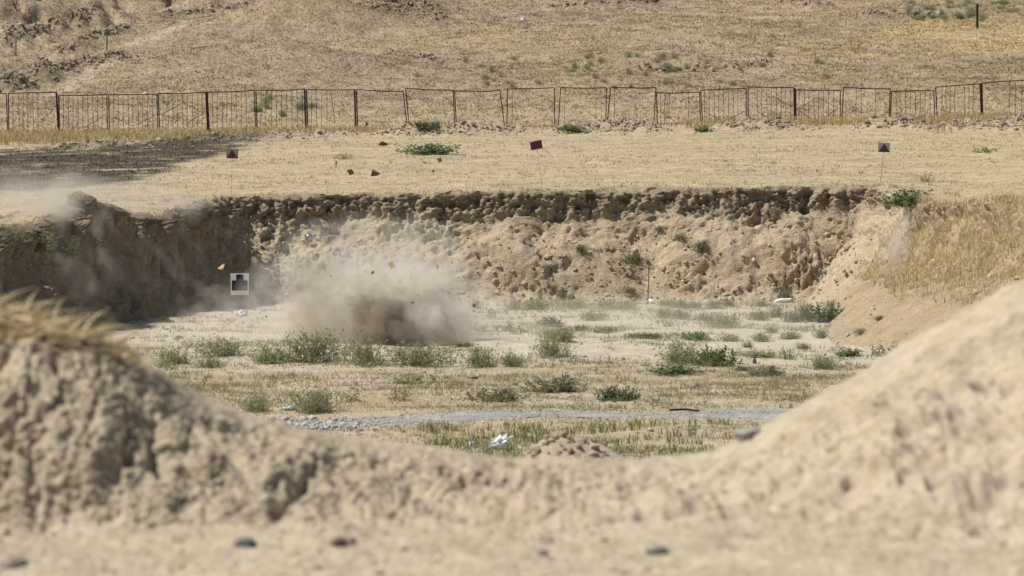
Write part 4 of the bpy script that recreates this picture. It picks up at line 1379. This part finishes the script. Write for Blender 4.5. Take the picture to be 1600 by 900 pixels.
# ------------------------------------------------------------------ fragments thrown up by the blast
FRAG = [(548, 269, 11, 14, .5, 'C', "brown square cardboard piece in the air left of the wide shelf bush"), (587, 270, 13, 10, .2, 'C', "jagged brown piece in the air right of the square cardboard piece"),
 (600, 224, 13, 8, .3, 'C', "curled dark piece in the air above the left half of the back wall"), (570, 193, 11, 6, -.6, 'C', "dark piece highest in the air, in front of the fence"),
 (687, 250, 9, 9, .4, 'C', "small dark square piece in the air below the wide shelf bush"), (662, 254, 7, 3, -.5, 'C', "thin dark sliver in the air left of the small square piece"),
 (546, 286, 11, 2, 0, 'C', "flat thin sliver in the air just above the rim"), (677, 267, 3, 6, 0, 'C', "tiny upright sliver below the small square piece"), (526, 257, 3, 10, .1, 'C', "curved narrow sliver at the left of the flying pieces"),
 (612, 414, 12, 13, .6, 'L', "tan cardboard piece flying over the dust cloud"), (582, 426, 6, 4, .5, 'C', "small brown piece left of the tan cardboard over the dust"), (346, 417, 13, 8, .3, 'L', "pale tan scrap flying before the shaded left wall"),
 (740, 477, 6, 8, .1, 'C', "dark brown piece in the air right of the dust cloud"), (741, 486, 3, 2.5, 0, 'C', "dark crumb just below the dark brown piece"), (619, 391, 3.5, 3, .3, 'C', "dark crumb above the tan cardboard piece"),
 (645, 472, 4, 5, -.4, 'C', "dark crumb in the right half of the dust cloud"), (624, 440, 4.5, 2, 0, 'C', "flat dark crumb below the tan cardboard piece"), (517, 391, 3, 4, .5, 'C', "dark crumb above the left half of the dust cloud"),
 (647, 419, 2.5, 2.5, .2, 'C', "tiny crumb right of the tan cardboard piece"), (653, 460, 3, 2, .2, 'C', "tiny crumb over the right shoulder of the dust cloud"), (416, 495, 2.5, 3, 0, 'C', "tiny crumb near the crumpled bag at the dust's left edge")]
for k_, (px, py, w_, h_, rot, mt, lab) in enumerate(FRAG):
    d = 95.4 + 0.3 * math.sin(k_ * 1.9) if py > 300 else 99 + math.sin(k_)
    q = pt(px, py, d); m_ = d * T / 800 * 1.25
    r_ = np.random.default_rng(100 + k_)
    n_ = 4 if k_ in (0, 4, 9) else r_.integers(5, 8)
    an = np.sort(r_.uniform(0, 6.28, n_)) if n_ > 4 else np.array((.8, 2.35, 3.93, 5.5))
    rad = r_.uniform(.55, 1.0, n_) if n_ > 4 else np.array((.7, .7, .7, .7))
    P2 = np.stack([np.cos(an) * rad * w_ / 2 * 1.25, np.sin(an) * rad * h_ / 2 * 1.25], 1)
    ca, sa = math.cos(rot), math.sin(rot)
    P2 = P2 @ np.array(((ca, sa), (-sa, ca)))
    yy = r_.normal(0, .03, n_)
    root = plate("debris_fragment", [Vector((a_[0] * m_, yy[i], a_[1] * m_)) for i, a_ in enumerate(P2)], 0.008, M_CARD if mt == 'C' else M_CARDL, None, (0, 0, 0))
    root.location = q
    root.rotation_euler = (r_.uniform(-.5, .5), 0, r_.uniform(-.4, .4))
    tag(root, lab, "debris", "fragments thrown up by the blast")

# ------------------------------------------------------------------ dust
def dust_material(name, col, dens, aniso=0.25):
    m = bpy.data.materials.new(name); m.use_nodes = True
    nt = m.node_tree; nt.nodes.clear()
    out = nt.nodes.new("ShaderNodeOutputMaterial")
    pv = nt.nodes.new("ShaderNodeVolumePrincipled")
    pv.inputs["Color"].default_value = (*col, 1)
    pv.inputs["Density"].default_value = dens
    pv.inputs["Anisotropy"].default_value = aniso
    pv.inputs["Density Attribute"].default_value = "density"
    nt.links.new(pv.outputs[0], out.inputs["Volume"])
    return m


def dust(name, lo, hi, vox, blobs, mat, label, warp=0.25, wscale=0.9, erode=0.8, es=1.6, floor_cut=True, post=None):
    """blobs: (centre, (rx,ry,rz), density). The density is put on a grid and turned into a volume"""
    lo, hi = np.array(lo, float), np.array(hi, float)
    N3 = np.maximum(((hi - lo) / vox).astype(int) + 1, 2)
    ax = [np.linspace(lo[i], hi[i], N3[i]) for i in range(3)]
    Zg, Yg, Xg = np.meshgrid(ax[2], ax[1], ax[0], indexing='ij')       # x runs fastest
    g = np.stack([Xg.ravel(), Yg.ravel(), Zg.ravel()], 1)
    den = np.zeros(len(g))
    act = np.zeros(len(g), bool)
    for (cc_, rr_, dn) in blobs:
        rr_ = np.broadcast_to(rr_, 3) * 1.5 + warp * 1.3
        act |= (((g - np.array(cc_)) / rr_) ** 2).sum(1) < 1.05
    ga = g[act]
    if len(ga):
        wv = np.stack([fbm(ga + 3.3, wscale, 3), fbm(ga + 41.1, wscale, 3), fbm(ga + 77.7, wscale, 3)], 1) * warp
        gw = ga + wv
        soft = np.zeros(len(ga)); S = np.zeros(len(ga)); hard = np.zeros(len(ga))
        er = billow(gw, es, 4, 0.6)
        for (cc_, rr_, dn) in blobs:
            rr_ = np.broadcast_to(rr_, 3)
            k1 = np.clip(1 - (((gw - np.array(cc_)) / rr_) ** 2).sum(1) / 2.2, 0, 1)
            if dn > 2.0:          # dense puffs keep a cauliflower edge
                hard = np.maximum(hard, dn * 1.7 * sstep(0.0, 0.40, k1 - 0.75 * (1 - np.clip(er, 0, 1.1))))
            else:
                soft += dn * k1 ** 2
        den[act] = soft * np.clip(1 - erode + erode * 2.3 * (er - 0.22), 0, 2.4) + hard
    if post is not None: den = post(den, g)
    e = np.minimum((g - lo).min(1), (hi - g).min(1))
    den = np.where(e < vox * .6, 0, den)
    me = bpy.data.meshes.new(name)
    me.vertices.add(len(g)); me.vertices.foreach_set("co", g.astype(np.float32).ravel())
    me.attributes.new("den", 'FLOAT', 'POINT').data.foreach_set("value", den.astype(np.float32))
    me.materials.append(mat)
    ob = bpy.data.objects.new(name, me); COL.objects.link(ob)
    ng = bpy.data.node_groups.new(name + "_grid", 'GeometryNodeTree')
    ng.interface.new_socket("Geometry", in_out='INPUT', socket_type='NodeSocketGeometry')
    ng.interface.new_socket("Geometry", in_out='OUTPUT', socket_type='NodeSocketGeometry')
    Nd, L = ng.nodes, ng.links
    gi, go = Nd.new("NodeGroupInput"), Nd.new("NodeGroupOutput")
    ps = Nd.new("GeometryNodeInputPosition")
    sub = Nd.new("ShaderNodeVectorMath"); sub.operation = 'SUBTRACT'; sub.inputs[1].default_value = lo
    mul = Nd.new("ShaderNodeVectorMath"); mul.operation = 'MULTIPLY'; mul.inputs[1].default_value = (N3 - 1) / (hi - lo)
    add = Nd.new("ShaderNodeVectorMath"); add.operation = 'ADD'; add.inputs[1].default_value = (.5, .5, .5)
    flo = Nd.new("ShaderNodeVectorMath"); flo.operation = 'FLOOR'
    dot = Nd.new("ShaderNodeVectorMath"); dot.operation = 'DOT_PRODUCT'; dot.inputs[1].default_value = (1, N3[0], N3[0] * N3[1])
    L.new(ps.outputs[0], sub.inputs[0]); L.new(sub.outputs[0], mul.inputs[0]); L.new(mul.outputs[0], add.inputs[0]); L.new(add.outputs[0], flo.inputs[0]); L.new(flo.outputs[0], dot.inputs[0])
    na = Nd.new("GeometryNodeInputNamedAttribute"); na.data_type = 'FLOAT'; na.inputs[0].default_value = "den"
    si = Nd.new("GeometryNodeSampleIndex"); si.data_type = 'FLOAT'; si.domain = 'POINT'; si.clamp = True
    L.new(gi.outputs[0], si.inputs["Geometry"]); L.new(na.outputs[0], si.inputs["Value"]); L.new(dot.outputs["Value"], si.inputs["Index"])
    vc = Nd.new("GeometryNodeVolumeCube")
    L.new(si.outputs[0], vc.inputs["Density"])
    vc.inputs["Min"].default_value = lo; vc.inputs["Max"].default_value = hi
    for i, a_ in enumerate("XYZ"): vc.inputs["Resolution " + a_].default_value = int(N3[i])
    sm = Nd.new("GeometryNodeSetMaterial"); sm.inputs["Material"].default_value = mat
    L.new(vc.outputs[0], sm.inputs[0]); L.new(sm.outputs[0], go.inputs[0])
    md = ob.modifiers.new("grid", 'NODES'); md.node_group = ng
    tag(ob, label, None, None, "stuff")
    return ob


M_DUST = dust_material("pale_dust", (0.90, 0.86, 0.79), 0.8)
M_DUSTB = dust_material("brown_dust", (0.50, 0.435, 0.36), 1.1)
M_VEIL = dust_material("thin_dust", (0.84, 0.79, 0.71), 1.0)


def blobs_px(rows):
    out = []
    for (px, py, d, rp, dn) in rows:
        q = pt(px, py, d); m_ = d * T / 800
        out.append((tuple(q), (rp * m_, rp * m_ * 1.0, rp * m_), dn))
    return out


def above_floor(den, g):
    return np.maximum(den * 1.12 - 0.09, 0) * sstep(-0.05, 0.05, g[:, 2])


rows = [(470, 474, 98, 40, .40), (455, 508, 97, 40, .5), (505, 452, 98.5, 46, .75), (545, 432, 99, 40, .8), (600, 418, 99, 32, .35), (650, 432, 99, 32, .25), (565, 462, 98.5, 48, 1.2), (520, 490, 97.5, 58, 1.1),
        (470, 518, 97, 48, .9), (620, 470, 98, 52, 1.8), (660, 490, 97.5, 46, 2.4), (692, 512, 97, 38, 2.6), (724, 527, 96.5, 28, 1.8), (645, 522, 96.5, 40, 2.6), (600, 512, 97, 42, 2.0), (560, 522, 96.6, 42, 1.4), (745, 522, 97, 30, .4), (655, 405, 99, 20, .15), (415, 515, 98, 30, .16), (345, 519, 98, 22, .10)]
for k_, (an, ln_, dn) in enumerate(((50, 105, .9), (68, 150, 1.0), (84, 140, 1.1), (100, 170, 1.0), (118, 150, .9), (135, 150, .8), (152, 160, .7), (30, 105, .8), (14, 140, .7))):
    for t_ in np.linspace(.25, 1, 9):
        rows.append((600 + math.cos(R(an)) * ln_ * t_, 528 - math.sin(R(an)) * ln_ * t_ * .70, 97 + .8 * math.sin(k_ * 2.3), 8 + 11 * t_, dn * 0.9 * (1.05 - t_)))
dust("dust_cloud", (-8.2, 94.2, -0.05), (0.2, 101.8, 3.1), 0.072, blobs_px(rows), M_DUST, "billowing pale dust cloud thrown up by a blast on the pit floor", 0.46, 0.95, 0.95, 1.7, post=above_floor)
rows = [(574, 480, 96.2, 24, 1.2), (584, 500, 95.8, 27, 2.8), (596, 518, 95.5, 32, 3.6), (626, 530, 95.3, 28, 3.4), (700, 538, 95.3, 15, 2.6), (560, 520, 95.6, 22, 1.2), (490, 465, 96.5, 28, .45)]
dust("soil_plume", (-5.2, 94.0, -0.05), (-0.6, 97.6, 1.9), 0.055, blobs_px(rows), M_DUSTB, "dark brown plume of soil at the heart of the dust cloud", 0.26, 1.3, 0.8, 2.2, post=above_floor)
gq = []
for k_ in range(420):
    an = rng.uniform(0.05, 3.1); ln_ = 40 + 190 * rng.beta(1.3, 2.2)
    gq.append(tuple(pt(600 + math.cos(an) * ln_ * 1.15, 530 - math.sin(an) * ln_ * .95, 97 + rng.normal(0, .7))))
o = stones("blast_grit", np.array(gq), rng.gamma(1.2, .0035, 420) + .003, np.tile(np.array((0.11, 0.085, 0.06)), (420, 1)), 0.5, 81, 0.8)
tag(o, "dark crumbs of soil flying around the dust cloud", None, None, "stuff")
# dust hanging over the left rim and running down the left wall
rb = np.random.default_rng(9)
bl = []
for (px, py, d, rp, dn) in ((40, 318, 104, 48, .30), (95, 305, 106, 36, .40), (75, 330, 103, 30, .45), (150, 306, 109, 34, .28), (210, 312, 112, 36, .22), (275, 322, 115, 34, .20), (25, 290, 106, 40, .12), (120, 290, 108, 34, .12), (100, 325, 104, 24, .4)):
    q = pt(px, py, d); m_ = d * T / 800
    bl.append((tuple(q), (rp * m_ * 1.2, rp * m_ * 2.0, rp * m_ * .75), dn))
cols = np.where((wl > 0.9) & (ry > 99) & (ry < 115.5))[0]
for k_ in range(15):
    j = cols[int(len(cols) * (k_ + rb.uniform(0.1, .9)) / 15)]
    dn = rb.uniform(.05, .40)
    f0, f1 = rb.uniform(.6, .97), rb.uniform(.0, .35)
    for t_ in np.linspace(0, 1, 9):
        f_ = f0 + (f1 - f0) * t_
        j2 = min(j + int(26 * t_), NS - 1)
        i = np.argmin(np.abs(WALLF[:, j2] - f_))
        q = WALLP[i, j2] + np.array((0.20 + .22 * t_, -.10 - .45 * t_, 0.02))
        bl.append((tuple(q), (.10 + .08 * t_, .18 + .2 * t_, .22), dn * (0.6 + .4 * math.sin(3.1 * t_))))
dust("dust_veil", (-14.2, 98.5, 0.0), (-6.6, 118.5, 4.4), 0.125, bl, M_VEIL, "thin dust hanging over the left rim and sliding down the shaded left wall", 0.22, 0.6, 0.7, 0.9)
# low dust drifting over the floor
def low_layer(den, g):
    pn = fbm(g, (0.28, 0.16, 0.6), 3, .6)
    pxg = 800 + g[:, 0] / (T * g[:, 1]) * 800
    amt = np.interp(pxg, [200, 300, 420, 700, 900, 1200, 1330], [0, .05, .12, .34, .24, .12, 0]) * sstep(93.5, 97, g[:, 1]) * sstep(118, 112, g[:, 1])
    return amt * np.clip(.5 + 1.1 * pn, 0, 2) * np.exp(-np.clip(g[:, 2], 0, 9) / 0.17) * sstep(-.1, .0, g[:, 2])
dust("floor_dust", (-9.8, 93.2, -0.1), (8.6, 118.4, 0.8), 0.15, [], M_VEIL, "low pale dust drifting over the far half of the pit floor", post=low_layer)
# dust trailing down the right slope
bl = []
for a_, b_, dn, r0, n_ in (((1425, 338, 113.0), (1372, 452, 108.5), .26, .26, 14), ((1405, 345, 114), (1385, 400, 111), .3, .3, 7), ((1560, 466, 96.2), (1420, 500, 97.5), .38, .24, 14), ((1500, 478, 96.4), (1300, 524, 99.0), .36, .26, 16)):
    for t_ in np.linspace(0, 1, n_):
        q = pt(*[a_[i] + (b_[i] - a_[i]) * t_ for i in range(3)])
        bl.append(((q.x, q.y, max(q.z, .1)), (r0 * 1.2, r0 * 1.6, r0 * .7), dn * (.5 + .5 * math.sin(3.1 * t_))))
dust("dust_trail", (6.2, 94.0, -0.05), (12.2, 115.0, 3.3), 0.13, bl, M_VEIL, "faint dust trails blowing over the right-hand slope", 0.2, .7, .6, 1.0)
